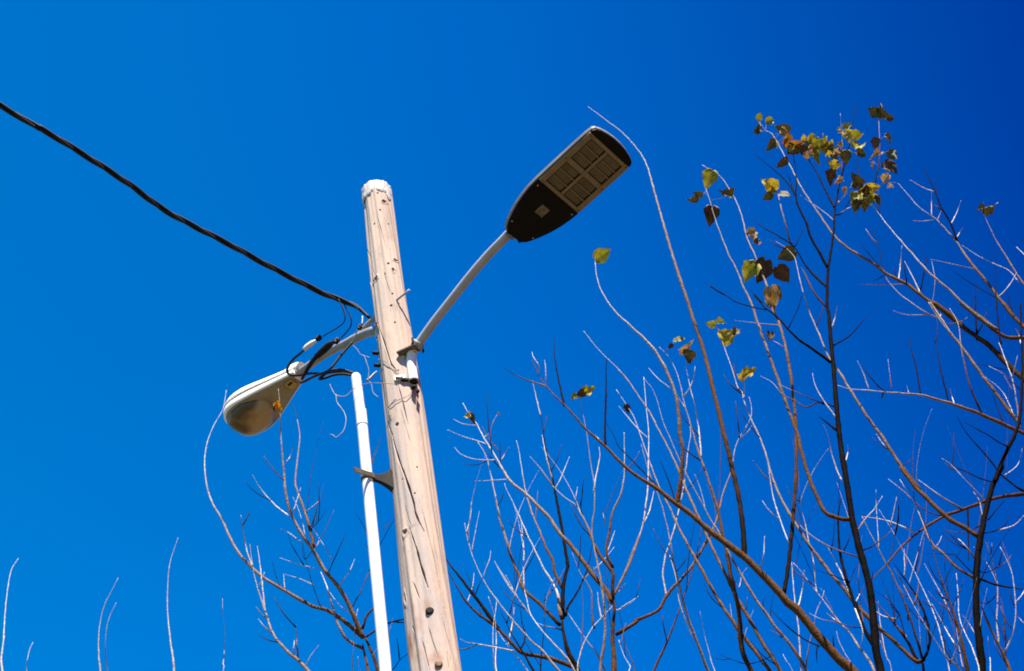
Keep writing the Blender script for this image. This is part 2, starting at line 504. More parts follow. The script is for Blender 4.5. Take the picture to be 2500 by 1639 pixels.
def pole_mesh():
    nth = 400
    zs = np.concatenate([np.linspace(0, 5.2, 40)[:-1], np.linspace(5.2, POLE_TOP - 0.05, 1100)])
    th = np.linspace(-np.pi, np.pi, nth, endpoint=False)
    # finer sampling on the side that faces the street
    th = th + 0.42 * np.sin(th + np.pi / 2) * -1.0 * 0.0
    TH, ZZ = np.meshgrid(th, zs)
    Rr = pole_r(ZZ)
    # slow waviness and long shallow ridges
    rg = rng('pole')
    for k in range(34):
        kt = rg.randint(1, 22)
        kz = rg.uniform(0.15, 2.2)
        am = 0.0011 / (0.35 + 0.12 * kt)
        Rr = Rr + am * np.sin(kt * TH + kz * ZZ * 2 + rg.uniform(0, 6.3) + 0.8 * np.sin(ZZ * rg.uniform(.3, 1.4)))
    knot_shade = np.zeros_like(Rr); rust = np.zeros_like(Rr)
    def dth(a, b):
        return (a - b + np.pi) % (2 * np.pi) - np.pi
    for x, y, hw, hh, st, ru in KNOTS:
        t0, z0 = on_pole(x, y)
        ds = dth(TH, t0) * Rr; dz = ZZ - z0
        an = np.arctan2(dz / hh, ds / hw)
        wob = 1 + 0.16 * np.sin(2 * an + x) + 0.12 * np.sin(3 * an + y) + 0.06 * np.sin(7 * an + x)
        d = np.sqrt((ds / hw) ** 2 + (dz / hh) ** 2) / wob
        k = np.clip(1.25 - d, 0, 1) ** 1.2
        knot_shade = np.maximum(knot_shade, st * k); rust = np.maximum(rust, ru * np.clip(1.7 - d, 0, 1))
        if st > .5:
            Rr = Rr - 0.010 * np.clip(1 - d, 0, 1) + 0.004 * np.exp(-((d - 1.3) / .35) ** 2)
    for x, y, hr in HOLES:
        t0, z0 = on_pole(x, y)
        d = np.hypot(dth(TH, t0) * Rr, ZZ - z0) / hr
        Rr = Rr - 0.022 * np.clip(1.35 - d, 0, 1)
        knot_shade = np.maximum(knot_shade, 0.9 * np.clip(1.6 - d, 0, 1))  # the dark of each hole is coloured in as well as recessed
    for w, dp, pl in CRACKS:
        q = [on_pole(*p) for p in pl]
        best = np.full_like(Rr, 9.0); frac = np.zeros_like(Rr)
        zlo, zhi = min(a[1] for a in q) - .05, max(a[1] for a in q) + .05
        rows = np.where((zs > zlo) & (zs < zhi))[0]
        if not len(rows): continue
        r0, r1 = rows[0], rows[-1] + 1
        t_, z_, R_ = TH[r0:r1], ZZ[r0:r1], Rr[r0:r1]
        bb = np.full_like(R_, 9.0); ff = np.zeros_like(R_)
        n = len(q) - 1
        for k in range(n):
            (ta, za), (tb, zb) = q[k], q[k + 1]
            zz = np.clip((z_ - za) / (zb - za + 1e-9), 0, 1)
            tt = ta + (tb - ta) * zz
            d = np.hypot(dth(t_, tt) * R_, z_ - (za + (zb - za) * zz))
            m_ = d < bb
            bb = np.where(m_, d, bb); ff = np.where(m_, (k + zz) / n, ff)
        ww = .8 * w * np.clip(np.minimum(ff, 1 - ff) * 5, 0.25, 1) * (1 + .22 * np.sin(z_ * 23 + pl[0][0]) + .12 * np.sin(z_ * 51))
        pr = np.clip(1.15 - bb / ww, 0, 1)
        Rr[r0:r1] = R_ - dp * pr ** 0.7
        knot_shade[r0:r1] = np.maximum(knot_shade[r0:r1], 0.7 * pr)  # crack shade painted into the colour on top of the real groove
    V = np.stack([PX + Rr * np.cos(TH), PY + Rr * np.sin(TH), ZZ], -1).reshape(-1, 3)
    nr = len(zs)
    a = np.arange(nr - 1)[:, None] * nth + np.arange(nth)[None, :]
    b_ = np.arange(nr - 1)[:, None] * nth + (np.arange(nth)[None, :] + 1) % nth
    F = np.stack([a, b_, b_ + nth, a + nth], -1).reshape(-1, 4).tolist()
    # domed top
    base = (nr - 1) * nth
    kn, ru = knot_shade.reshape(-1).tolist(), rust.reshape(-1).tolist()
    V = V.tolist()
    prev = base
    r_t = pole_r(POLE_TOP)
    for s_, h in ((.93, .02), (.75, .038), (.4, .048)):
        st = len(V)
        for t_ in th:
            V.append([PX + r_t * s_ * math.cos(t_), PY + r_t * s_ * math.sin(t_), POLE_TOP - .05 + h])
            kn.append(0); ru.append(0)
        for q in range(nth):
            F.append([prev + q, prev + (q + 1) % nth, st + (q + 1) % nth, st + q])
        prev = st
    F.append([prev + q for q in range(nth)])
    return V, F, kn, ru

pole = thing('utility_pole', (PX, PY, 0), 'tall weathered wooden utility pole with cracks and white painted top', 'utility pole')
V_, F_, kn_, ru_ = pole_mesh()
mesh_obj('shaft', V_, F_, M['wood'], pole, True, {'knot_shade': kn_, 'rust': ru_})

# white sealing cap with a ragged rim
def cap_mesh():
    rim_px = [(884, 502), (890, 490), (898, 479), (904, 475), (906, 468), (915, 466), (924, 466), (934, 468), (942, 470), (946, 480), (950, 488), (954, 492)]
    pts = sorted(on_pole(*p) for p in rim_px)
    tt = [p[0] for p in pts]; zz = [p[1] for p in pts]
    rg = rng('cap')
    n = 140
    V, F = [], []
    rows = 16
    for k in range(n):
        th = -np.pi + 2 * np.pi * k / n
        if tt[0] <= th <= tt[-1]: zr = np.interp(th, tt, zz)
        else: zr = POLE_TOP - .11 + .02 * math.sin(th * 7) + .012 * math.sin(th * 17 + 1)
        zr += .004 * math.sin(th * 31) + rg.uniform(-.003, .003)
        for j in range(rows):
            u = j / (rows - 1)
            lump = .0045 * mnoise.noise(Vector((math.cos(th) * 5, math.sin(th) * 5, u * 4))) + .003 * mnoise.noise(Vector((math.cos(th) * 14, math.sin(th) * 14, u * 11)))
            if j == 0: rr, z = pole_r(zr) + .001, zr
            elif u < .55:
                q = u / .55
                z = zr + (POLE_TOP - .03 - zr) * q
                rr = pole_r(z) + .006 + lump + .002 * (1 - q)
            else:
                q = (u - .55) / .45
                rr = (pole_r(POLE_TOP) + .006 + lump) * math.cos(q * math.pi / 2 * .97) ** .6
                z = POLE_TOP - .03 + .045 * math.sin(q * math.pi / 2) + lump
            V.append((PX + rr * math.cos(th), PY + rr * math.sin(th), z))
    for k in range(n):
        for j in range(rows - 1):
            a, b2 = k * rows + j, ((k + 1) % n) * rows + j
            F.append((a, b2, b2 + 1, a + 1))
    F.append(tuple(k * rows + rows - 1 for k in range(n)))
    return V, F
v, f = cap_mesh()
mesh_obj('painted_cap', v, f, M['cap'], pole)

def frame_at(nrm):
    nrm = np.asarray(nrm, float); nrm = nrm / np.linalg.norm(nrm)
    t = np.cross([0, 0, 1.0], nrm)
    t = t / np.linalg.norm(t)
    return nrm, t, np.cross(nrm, t)

# step bolt on a small pale plate
p, nr = pole_pt(968, 736)
n_, t_, u_ = frame_at(nr)
MB().box(p + n_ * .002, t_, u_, n_, .018, .024, .004, .002).build('bolt_plate', M['galv_white'], pole)
p2 = in_plane((p[0], p[1]), -32, 1000, 708)
tube_obj('step_bolt', [p - n_ * .02, p + n_ * .012, (p + n_ * .012) * .3 + p2 * .7, p2], .0072, M['galv'], pole, 10)
# bolts and knobs low on the pole
for (x, y, rr, mk) in ((1049, 1492, .023, 'steel_dark'), (1071, 1622, .021, 'rustbolt')):
    p, nr = pole_pt(x, y)
    n_, t_, u_ = frame_at(nr)
    tube_obj('bolt_head', [p - n_ * .02, p + n_ * .003, p + n_ * .007, p + n_ * .009], [rr, rr, rr * .9, rr * .55], M[mk], pole, 14, .004)
# bolt ends on the left flank
for (x, y) in ((908, 862), (912, 892)):
    q = at(x, y, 6.27)
    tube_obj('bolt_end', [q + np.array([.05, 0.02, 0]), q + np.array([.004, 0, 0])], .013, M['steel_dark'], pole, 10, .01)
# eye hook
p, nr = pole_pt(921, 792, .006)
n_, t_, u_ = frame_at(nr)
ring = [p + .013 * (t_ * math.cos(a) + u_ * math.sin(a)) for a in np.linspace(-0.6, 5.6, 16)]
pa, _ = pole_pt(926, 806, .004); pb, _ = pole_pt(918, 826, .004)
tube_obj('eye_hook', ring + [pa, pb], .0042, M['rustbolt'], pole, 8, .006)

# ------------------------------------------------------------------ white conduit and its bracket
CY = 6.2
c0 = at(941.5, 1639, CY)
CX = c0[0]
zt = at(871, 914, CY)[2]
zj = at(878, 1004, CY)[2]
conduit = thing('cable_conduit', (CX, CY, 0), 'straight white painted cable pipe standing beside the wooden pole', 'pipe')
r_c = .0325
tube_obj('lower_pipe', [(CX, CY, 0), (CX, CY, 3), (CX, CY, zj - .03), (CX, CY, zj)], [r_c, r_c, r_c, r_c], M['pvc'], conduit, 28, .1)
tube_obj('coupling', [(CX, CY, zj - .13), (CX, CY, zj - .004), (CX, CY, zj + .002), (CX, CY, zj + .004)], [r_c + .0016, r_c + .0016, r_c + .0008, r_c - .002], M['pvc'], conduit, 28, .01)
ux, uy = CX - .010, CY
tube_obj('upper_pipe', [(CX - .004, CY, zj - .02), (CX - .004, CY, zj + .02), (ux, uy, zt - .04), (ux, uy, zt - .018), (ux, uy, zt - .006), (ux, uy, zt)],
         [.0315, .0315, .0310, .0295, .024, .010], M['pvc'], conduit, 28, .012)
zk = at(905, 1152, CY)[2]

zb = at(903, 1167, CY)[2]
brk = thing('pipe_bracket', (CX, CY, zb), 'dark steel standoff bracket, its saddle toned as shade, clamping the white pipe to the pole', 'bracket')
pl = at(858, 1157, 6.08)
ctr = np.array([CX, CY, zb])
d1 = (pl - ctr); d1n = d1 / np.linalg.norm(d1)
e2 = np.cross(d1n, [0, 0, 1.0]); e2 /= np.linalg.norm(e2)
w1 = np.cross(e2, d1n)
MB().box(ctr + d1 * .5 - e2 * .040 * (1 if e2[1] > 0 else -1), d1n, w1, e2, np.linalg.norm(d1) * .5 + .02, .017, .0035, .001).build('flat_bar', M['bracket'], brk)
MB().tube([np.array([CX, CY, zb - .017]) , np.array([CX, CY, zb + .017])], r_c + .006, 24, True).build('pipe_band', M['bracket'], brk, True)
# flared saddle that runs back to the pole, its shade put in as near-black
sv, sf = [], []
ns = 14
for k in range(ns + 1):
    u = k / ns
    cx_ = CX + .028 + (PX - pole_r(zb) + .012 - CX - .028) * u
    cy_ = CY + (PY - .02 - CY) * u
    h = .018 + .055 * u ** 2.2
    for yy in (-.016 - .03 * u ** 2, .016 + .03 * u ** 2):
        for zz in (h, -h):
            sv.append((cx_, cy_ + yy, zb + zz - .006 * u))
for k in range(ns):
    a = k * 4
    for q0, q1 in ((0, 1), (1, 3), (3, 2), (2, 0)):
        sf.append((a + q0, a + q1, a + 4 + q1, a + 4 + q0))
sf += [(0, 2, 3, 1), (ns * 4, ns * 4 + 1, ns * 4 + 3, ns * 4 + 2)]
mesh_obj('saddle', sv, sf, M['steel_dark'], brk, False)

# ------------------------------------------------------------------ LED street light on its arm
LAZ = -32.5
la = R(LAZ)
SX, SY = PX + .135 * math.cos(R(-46)), PY + .135 * math.sin(R(-46))
armp = [in_plane((SX, SY), LAZ, *q) for q in ((1010, 932), (1006, 890), (1006, 862), (1020, 842), (1060, 786), (1100, 735), (1148, 674), (1190, 625), (1222, 592), (1246, 567), (1264, 551))]
armp[0] = np.array([SX, SY, armp[0][2]]); armp[1] = np.array([SX, SY, armp[1][2]])
led = thing('led_street_light', (SX, SY, armp[0][2]), 'flat rectangular LED street lamp on grey arm at the pole right', 'street lamp')
tube_obj('arm', armp[2:], .0285, M['galv'], led, 28, .015)
tube_obj('arm_stub', [armp[0], armp[1], armp[2], armp[2] * .5 + armp[3] * .5], .0312, M['pvc'], led, 28, .012)
tube_obj('stub_shade_plug', [armp[0] + np.array([0, 0, -.0015]), armp[0] + np.array([0, 0, .02])], .0265, M['door_black'], led, 20, .02)  # solid black plug paints the unlit inside of the pipe
# upper clamp: strap from the pole to a ring round the bend
ctop = armp[3]
tdir = armp[4] - armp[2]; tdir /= np.linalg.norm(tdir)
MB().tube([ctop - tdir * .020, ctop - tdir * .016, ctop + tdir * .016, ctop + tdir * .020], [.036, .041, .041, .036], 26).build('clamp_ring', M['galv_white'], led, True)
MB().tube([ctop - tdir * .026, ctop - tdir * .021], [.0375, .0375], 26).build('clamp_lip', M['steel_dark'], led, True)
pA, nA = pole_pt(978, 866)
n_, t_, u_ = frame_at(nA)
pB = ctop + np.array([-.012, -.012, -.034])
dv = pB - pA; L_ = np.linalg.norm(dv); dv = dv / L_
sd = np.cross(dv, [0, 0, 1.0]); sd /= np.linalg.norm(sd)
MB().box((pA + pB) / 2, dv, sd, np.cross(dv, sd), L_ / 2 + .012, .034, .007, .002).build('clamp_plate', M['bracket'], led)
for s_ in (-1, 1):
    q = ctop + np.array([math.cos(la + math.pi / 2), math.sin(la + math.pi / 2), 0]) * .045 * s_
    tube_obj('clamp_bolt', [q + np.array([0, 0, -.035]), q + np.array([0, 0, .03])], .008, M['steel_dark'], led, 8, .03)
# lower mount: pale plate with two black discs for the dark of its holes
pA, nA = pole_pt(976, 924)
n_, t_, u_ = frame_at(nA)
MB().box(pA + n_ * .006, t_, u_, n_, .034, .021, .004, .002).build('mount_plate', M['white_paint'], led)
for dx in (-.011, .012):
    tube_obj('hole_shade_disc', [pA + n_ * .006 + t_ * dx, pA + n_ * .0118 + t_ * dx], .0055, M['door_black'], led, 10, .01)
q = armp[0] + np.array([0, 0, .012])
MB().box((pA + n_ * .012 + q) / 2 + np.array([0, 0, -.012]), (q - pA) / np.linalg.norm(q - pA), np.cross((q - pA) / np.linalg.norm(q - pA), [0, 0, 1.0]), np.array([0, 0, 1.0]), .07, .012, .007).build('lower_strap', M['steel_dark'], led)
for (x, y, rr) in ((1010, 946, .014), (1020, 956, .010)):
    q = at(x, y, 6.18)
    tube_obj('mount_bolt', [q + np.array([0, .03, .035]), q + np.array([0, 0, 0]), q + np.array([0, -.008, -.012])], rr, M['steel_dark'], led, 10, .02)

# lamp head, local frame: X outwards, Yl across, Z up
pitch = R(7.5)
hx = np.array([math.cos(la) * math.cos(pitch), math.sin(la) * math.cos(pitch), math.sin(pitch)])
hy = np.array([-math.sin(la), math.cos(la), 0.0])
hz = np.cross(hx, hy)
head0 = in_plane((SX, SY), LAZ, 1236, 584) - hz * .032
def HL(x, y, z=0.0):
    return head0 + hx * x + hy * y + hz * z
HLEN = .90
def led_outline(ins=0.0):
    prof = [(0.0, .060), (.006, .074), (.03, .098), (.07, .118), (.13, .143), (.20, .166), (.28, .184), (.35, .194), (.42, .198), (.56, .199), (.72, .199), (.80, .198), (.845, .193), (.862, .180)]
    front = [(.875, .145), (.886, .09), (.892, .03)]
    half = [(x, w) for x, w in prof] + front
    half = [(.048 + x * .372 / .42 if x < .42 else .42 + (x - .42) * 1.07, w) for x, w in half]
    pts = [(x, w) for x, w in half] + [(x, -w) for x, w in reversed(half)]
    cx_ = .5
    if ins:
        pts = [(cx_ + (x - cx_) * (1 - ins / .45), math.copysign(max(abs(w) - ins, .004), w)) for x, w in pts]
    return pts
def loft(layers, close_bottom=True, close_top=True):
    V, F = [], []
    n = len(layers[0][1])
    for z, pts in layers:
        V += [HL(x, y, z) for x, y in pts]
    for k in range(len(layers) - 1):
        for q in range(n):
            F.append((k * n + q, k * n + (q + 1) % n, (k + 1) * n + (q + 1) % n, (k + 1) * n + q))
    if close_bottom: F.append(tuple(range(n - 1, -1, -1)))
    if close_top: F.append(tuple((len(layers) - 1) * n + q for q in range(n)))
    return V, F
v, f = loft([(0.0, led_outline(.004)), (.004, led_outline(0)), (.026, led_outline(0)), (.040, led_outline(.012)), (.062, led_outline(.05)), (.080, led_outline(.10)), (.086, led_outline(.15))])
mesh_obj('housing', v, f, M['housing'], led, False)
# black underside: rear door and front lip, a thin sheet under the housing rim
def under(x0, x1, z0, z1, ins, name, mat):
    o = led_outline(ins)
    half = [(x, w) for x, w in o if w > 0]
    xs = sorted(set([x0, x1] + [x for x, w in half if x0 < x < x1]))
    ww = [float(np.interp(x, [p_[0] for p_ in half], [p_[1] for p_ in half])) for x in xs]
    pts = [(x, w) for x, w in zip(xs, ww)] + [(x, -w) for x, w in reversed(list(zip(xs, ww)))]
    v, f = loft([(z0, pts), (z1, pts)])
    return mesh_obj(name, v, f, mat, led, False)
X0, X1 = .432, .854
under(.052, X0 - .003, -.012, -.001, .006, 'rear_door', M['door_black'])
under(X1 + .003, .920, -.010, -.001, .004, 'front_lip', M['door_black'])
v, f = loft([(-.004, [(X0, .191), (X0, -.191), (X1, -.191), (X1, .191)]), (-.001, [(X0, .191), (X0, -.191), (X1, -.191), (X1, .191)])])
mesh_obj('panel_back', v, f, M['door_black'], led, False)
HWD = .178
def bar(name, xa, xb, ya, yb, z0=-.016, z1=-.004, mat='led_frame', bev=.003):
    return MB().box(HL((xa + xb) / 2, (ya + yb) / 2, (z0 + z1) / 2), hx, hy, hz, (xb - xa) / 2, (yb - ya) / 2, (z1 - z0) / 2, bev).build(name, M[mat], led)
bar('panel_frame', X0, X1, HWD - .026, HWD + .014)
bar('panel_frame', X0, X1, -HWD - .014, -HWD + .026)
bar('panel_frame', X0 + .0005, X0 + .024, -HWD + .027, HWD - .027, -.0155)
bar('panel_frame', X1 - .024, X1 - .0005, -HWD + .027, HWD - .027, -.0155)
XM = (X0 + X1) / 2
bar('panel_frame', X0 + .025, X1 - .025, -.011, .011, -.0158)
bar('panel_frame', XM - .017, XM + .017, .0115, HWD - .0265, -.015)
bar('panel_frame', XM - .017, XM + .017, -HWD + .0265, -.0115, -.015)
for xa, xb in ((X0 + .024, XM - .017), (XM + .017, X1 - .024)):
    for ya, yb in ((-HWD + .027, -.0115), (.0115, HWD - .027)):
        L3 = (xb - xa) / 3
        for k in range(3):
            # each lens is a shallow arched strip across the panel
            V, F = [], []
            x0_, x1_ = xa + L3 * k + .003, xa + L3 * (k + 1) - .003
            y0_, y1_ = ya + .008, yb - .008
            nseg_ = 8
            for s_ in range(nseg_ + 1):
                u = s_ / nseg_
                z = -.0045 - .0075 * math.sin(u * math.pi) ** .8 if 0 < u < 1 else -.0042
                for (yy, sh) in ((y0_, .35), (y0_ + .012, 1), (y1_ - .012, 1), (y1_, .35)):
                    V.append(HL(x0_ + (x1_ - x0_) * u, yy, -.0042 + (z + .0042) * sh))
            for s_ in range(nseg_):
                for q in range(3):
                    F.append((s_ * 4 + q, s_ * 4 + q + 1, s_ * 4 + 5 + q, s_ * 4 + 4 + q))
            mesh_obj('lens_strip', V, F, M['led_lens'], led)
            if k < 2:
                bar('louvre', x1_ - .0015, x1_ + .0075, ya + .004, yb - .004, -.014, -.0045, 'led_frame', .002)
for sx_, sy_ in ((X0 + .012, .17), (X0 + .012, -.17), (X1 - .012, .17), (X1 - .012, -.17), (XM, .172), (XM, -.172)):
    q = HL(sx_, sy_, -.0165)
    tube_obj('screw', [q + hz * .004, q - hz * .0012], .0042, M['steel_dark'], led, 8, .01)
for sx_, sy_ in ((.40, .165), (.40, -.165), (.125, .10), (.125, -.10)):
    q = HL(sx_, sy_, -.012)
    tube_obj('screw', [q + hz * .004, q - hz * .0012], .0052, M['galv'], led, 8, .01)
# sticker on the door, arm collar
bar('sticker', .262, .330, -.040, .030, -.0135, -.0122, 'sticker', 0)
tube_obj('arm_collar', [HL(.02, 0, .034), HL(.045, 0, .036), HL(.075, 0, .040)], [.033, .036, .036], M['housing'], led, 20, .02)
for s_ in (-1, 1):
    MB().box(HL(.060, s_ * .052, -.006), hx, hy, hz, .014, .010, .009, .002).build('door_latch', M['door_black'], led)

# ------------------------------------------------------------------ old cobra head street light
CAZ = 147.5
ca = R(CAZ)
def CP(x, y): return in_plane((PX, PY), CAZ, x, y)
cobra = thing('cobra_head_street_light', CP(905, 815), 'old white cobra head street lamp hanging on the left of the pole', 'street lamp')
ap = [CP(*q) for q in ((930, 806), (908, 810), (890, 816), (868, 826), (845, 839), (820, 851), (790, 868), (760, 889), (738, 905), (722, 917))]
tube_obj('arm', ap, [.034, .033, .030, .030, .029, .028, .027, .026, .026, .026], M['galv_white'], cobra, 24, .02)
up_ = [CP(*q) for q in ((928, 768), (910, 781), (895, 795), (880, 812), (868, 824))]
tube_obj('upper_brace', up_, [.018, .018, .017, .016, .014], M['galv_white'], cobra, 16, .02)
q = CP(912, 818)
MB().box(q + np.array([.045, -.015, -.02]), np.array([math.sin(ca), -math.cos(ca), 0]), np.array([0, 0, 1.0]), np.array([math.cos(ca), math.sin(ca), 0]), .04, .085, .006, .003).build('pole_plate', M['white_paint'], cobra)
rg = rng('cobra')
hx2 = np.array([math.cos(ca), math.sin(ca), 0.0]); tilt = R(-1.0)
hx2 = np.array([math.cos(ca) * math.cos(tilt), math.sin(ca) * math.cos(tilt), math.sin(tilt)])
hy2 = np.array([-math.sin(ca), math.cos(ca), 0.0]); hz2 = np.cross(hx2, hy2)
ch0 = CP(729, 911)
def CL(x, y, z=0.0):
    return ch0 + hx2 * x * .90 + hy2 * y * 1.1 + hz2 * z
prof = [(0.0, .050), (.05, .060), (.12, .077), (.20, .096), (.30, .121), (.40, .144), (.48, .158), (.54, .164), (.60, .160), (.65, .146), (.69, .122), (.72, .088), (.735, .048), (.74, .015)]
def cob_outline(s=1.0, sx=None):
    P = np.array(prof)
    xs = np.concatenate([np.linspace(0, .6, 22), .6 + .14 * np.sin(np.linspace(0, np.pi / 2, 14))[1:]])
    ws = np.interp(xs, P[:, 0], P[:, 1])
    # smooth
    for _ in range(2): ws[1:-1] = (ws[:-2] + 2 * ws[1:-1] + ws[2:]) / 4
    sx = s if sx is None else sx
    xs2 = .40 + (xs - .40) * sx
    ws2 = ws * s
    return [(x, w) for x, w in zip(xs2, ws2)] + [(x, -w) for x, w in zip(xs2[::-1], ws2[::-1])]
def cloft(layers, name, mat, smooth=True, rear=None):
    V, F = [], []
    n = len(layers[0][1])
    for z, pts in layers:
        for x, y in pts:
            k = 1.0
            if rear: k = rear(x)
            V.append(CL(x, y, z * k))
    for a in range(len(layers) - 1):
        for q in range(n):
            F.append((a * n + q, a * n + (q + 1) % n, (a + 1) * n + (q + 1) % n, (a + 1) * n + q))
    F.append(tuple(range(n - 1, -1, -1))); F.append(tuple((len(layers) - 1) * n + q for q in range(n)))
    o = mesh_obj(name, V, F, mat, cobra, smooth)
    return o
def rearf(x): return float(np.interp(x, [0, .15, .45, .62, .74], [.62, .72, 1.0, .95, .72]))
cloft([(.014, cob_outline(.985)), (.018, cob_outline(1.0)), (.040, cob_outline(.985)), (.066, cob_outline(.93)), (.088, cob_outline(.82)), (.104, cob_outline(.62, .70)), (.112, cob_outline(.34, .45))], 'top_shell', M['white_paint'], True, rearf)
cloft([(-.012, cob_outline(.955)), (.016, cob_outline(.955))], 'gasket', M['black'], True)
cloft([(-.058, cob_outline(.95)), (-.050, cob_outline(.99)), (-.008, cob_outline(1.0)), (-.004, cob_outline(.985))], 'door_frame', M['white_paint'], True, rearf)
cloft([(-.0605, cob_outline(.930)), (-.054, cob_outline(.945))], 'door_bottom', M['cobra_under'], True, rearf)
# refractor bowl
V, F = [], []
nb, rows = 40, 9
for j in range(rows):
    u = j / (rows - 1)
    for k in range(nb):
        a = 2 * math.pi * k / nb
        cc, ss = math.cos(a), math.sin(a)
        ex = math.copysign(abs(cc) ** .75, cc) * .198; ey = math.copysign(abs(ss) ** .75, ss) * .134
        s_ = math.cos(u * math.pi / 2 * .86) ** .75
        wid = 1.0 if ex > -.05 else 1.0 - .35 * min(1, (-.05 - ex) / .13)
        V.append(CL(.525 + ex * s_, ey * s_ * wid, -.050 - .078 * math.sin(u * math.pi / 2)))
for j in range(rows - 1):
    for k in range(nb):
        F.append((j * nb + k, j * nb + (k + 1) % nb, (j + 1) * nb + (k + 1) % nb, (j + 1) * nb + k))
F.append(tuple((rows - 1) * nb + k for k in range(nb)))
mesh_obj('glass_bowl', V, F, M['glass'], cobra, True)
cv, cf = [], []
# entry hood where the arm enters the shell
tube_obj('entry_hood', [CL(-.035, 0, .022), CL(-.01, 0, .030), CL(.05, 0, .045), CL(.12, 0, .05), CL(.16, 0, .045)], [.040, .052, .056, .048, .03], M['white_paint'], cobra, 22, .01)
tube_obj('entry_lip', [CL(-.042, 0, .020), CL(-.032, 0, .022)], [.046, .046], M['galv_white'], cobra, 22, .01)
MB().box(CL(.085, .0, -.052), hx2, hy2, hz2, .030, .034, .007, .003).build('door_latch', M['latch'], cobra)
MB().box(CL(.082, .014, -.060), hx2, hy2, hz2, .018, .008, .004, .001).build('latch_clip', M['black'], cobra)
MB().box(CL(.745, 0, -.004), hx2, hy2, hz2, .006, .02, .014, .002).build('nose_clip', M['galv_white'], cobra)

# ------------------------------------------------------------------ overhead cable, leads, splices
cz = [(902, 776, 8.30), (868, 748, 8.42), (826, 731, 8.47), (790, 717, 8.49), (720, 683, 8.52), (640, 641, 8.54), (560, 597, 8.57), (480, 556, 8.60), (400, 512, 8.63), (315, 450, 8.67), (230, 394, 8.71), (110, 320, 8.76), (0, 257, 8.82)]
def at_z(x, y, z):
    q_ = ray(x, y)
    return CAM + q_ * (z - CAM[2]) / q_[2]
cpts = [at_z(*q) for q in cz]
dirv = cpts[-1] - cpts[-3]; dirv /= np.linalg.norm(dirv)
for k in range(1, 7):
    cpts.append(cpts[len(cz) - 1] + dirv * 2.0 * k + np.array([0, 0, .05 * k * k]))
cc_ = np.array(catmull(cpts, .02))
cable = thing('overhead_cable', tuple(cpts[0]), 'thick black twisted overhead cable running from the pole to upper left', 'cable')
T = np.gradient(cc_, axis=0); T /= np.linalg.norm(T, axis=1)[:, None]
sarc = np.concatenate([[0], np.cumsum(np.linalg.norm(np.diff(cc_, axis=0), axis=1))])
b1 = np.cross(T, [0, 0, 1.0]); b1 /= np.linalg.norm(b1, axis=1)[:, None]
b2 = np.cross(T, b1)
for k in range(3):
    ph = sarc * 2 * np.pi / .62 + k * 2 * np.pi / 3 + .9 * np.sin(sarc * 1.3) + .5 * np.sin(sarc * 3.1 + 1)
    amp = .0108 * np.clip(sarc / .25, .25, 1)[:, None]
    hel = cc_ + amp * (np.cos(ph)[:, None] * b1 + np.sin(ph)[:, None] * b2)
    v, f = tube_mesh(hel, .0094 if k else .0086, 8)
    mesh_obj('conductor', v, f, M['black'], cable)

def wpx(pts, s, o):     # zoom-crop pixels to photo pixels
    return [(o[0] + x * s, o[1] + y * s) for x, y in pts]
WC = lambda pts: wpx(pts, .12821, (690, 760))
def w3(pts, Ys):
    n = len(pts)
    yy = np.interp(np.linspace(0, 1, n), np.linspace(0, 1, len(Ys)), Ys)
    return [at(x, y, Y_) for (x, y), Y_ in zip(pts, yy)]

def splice(pts, Y, size, name_lead):
    pass

# lead 1: thin wire from the cable, connector, grey sleeve, thick loop back under the lamp to the pipe
def lead(label, thin, thinY, conn, connY, cs, ends):
    t = thing('service_lead', at(conn[0], conn[1], connY), label, 'wire')
    tube_obj('thin_wire', w3(thin, thinY), .0042, M['black'], t, 8, .01)
    c = at(conn[0], conn[1], connY)
    d = at(*thin[-1], connY) - at(*thin[-2], connY); d /= np.linalg.norm(d)
    n_, t_, u_ = frame_at(d)
    MB().box(c, n_, t_, u_, cs * 1.1, cs * .75, cs * .75, cs * .2).build('connector', M['black'], t)
    tube_obj('connector_bolt', [c - u_ * cs * 1.35 + t_ * .004, c + u_ * cs * 1.3 + t_ * .004], cs * .34, M['steel_dark'], t, 8, .02)
    tube_obj('connector_bolt', [c - t_ * cs * 1.3, c + t_ * cs * 1.2 - n_ * .01], cs * .28, M['black'], t, 8, .02)
    for nm, pts, Ys, rad, mk in ends:
        tube_obj(nm, w3(pts, Ys), rad, M[mk], t, 12, .01)
    return t
lead('thin black lead with grey sleeve looping round the old lamp neck',
     [(826, 731)] + WC([(1130, -90), (1170, 20), (1190, 130), (1160, 220), (1050, 310), (900, 400), (770, 480)]), [6.0, 6.05, 6.12],
     (778, 826), 6.12, .018,
     [('grey_sleeve', WC([(640, 560), (560, 610), (460, 680), (400, 740)]), [6.12, 6.14], [.010, .017, .017, .013], 'grey_ins'),
      ('thick_lead', WC([(420, 730), (330, 810), (220, 900), (130, 1010), (85, 1110), (110, 1190), (190, 1225), (320, 1220), (420, 1200)]) + WC([(560, 1185), (760, 1190), (960, 1160), (1120, 1155), (1260, 1175), (1350, 1210)]), [6.14, 6.45, 6.35, 6.2], .0085, 'black')])
lead('thin black lead ending in a fat black splice sleeve lying on the lamp arm',
     [(835, 735)] + WC([(1210, -60), (1270, 60), (1310, 180), (1290, 300), (1200, 420), (1100, 520)]), [6.05, 6.1, 6.2],
     (822, 833), 6.22, .018,
     [('splice_sleeve', WC([(950, 600), (880, 650), (760, 760), (640, 870)]), [6.22, 6.3], [.014, .024, .025, .02], 'black'),
      ('thick_lead', WC([(660, 850), (560, 960), (480, 1090), (420, 1200), (360, 1310)]), [6.3, 6.4], [.016, .015, .012, .008], 'black')])
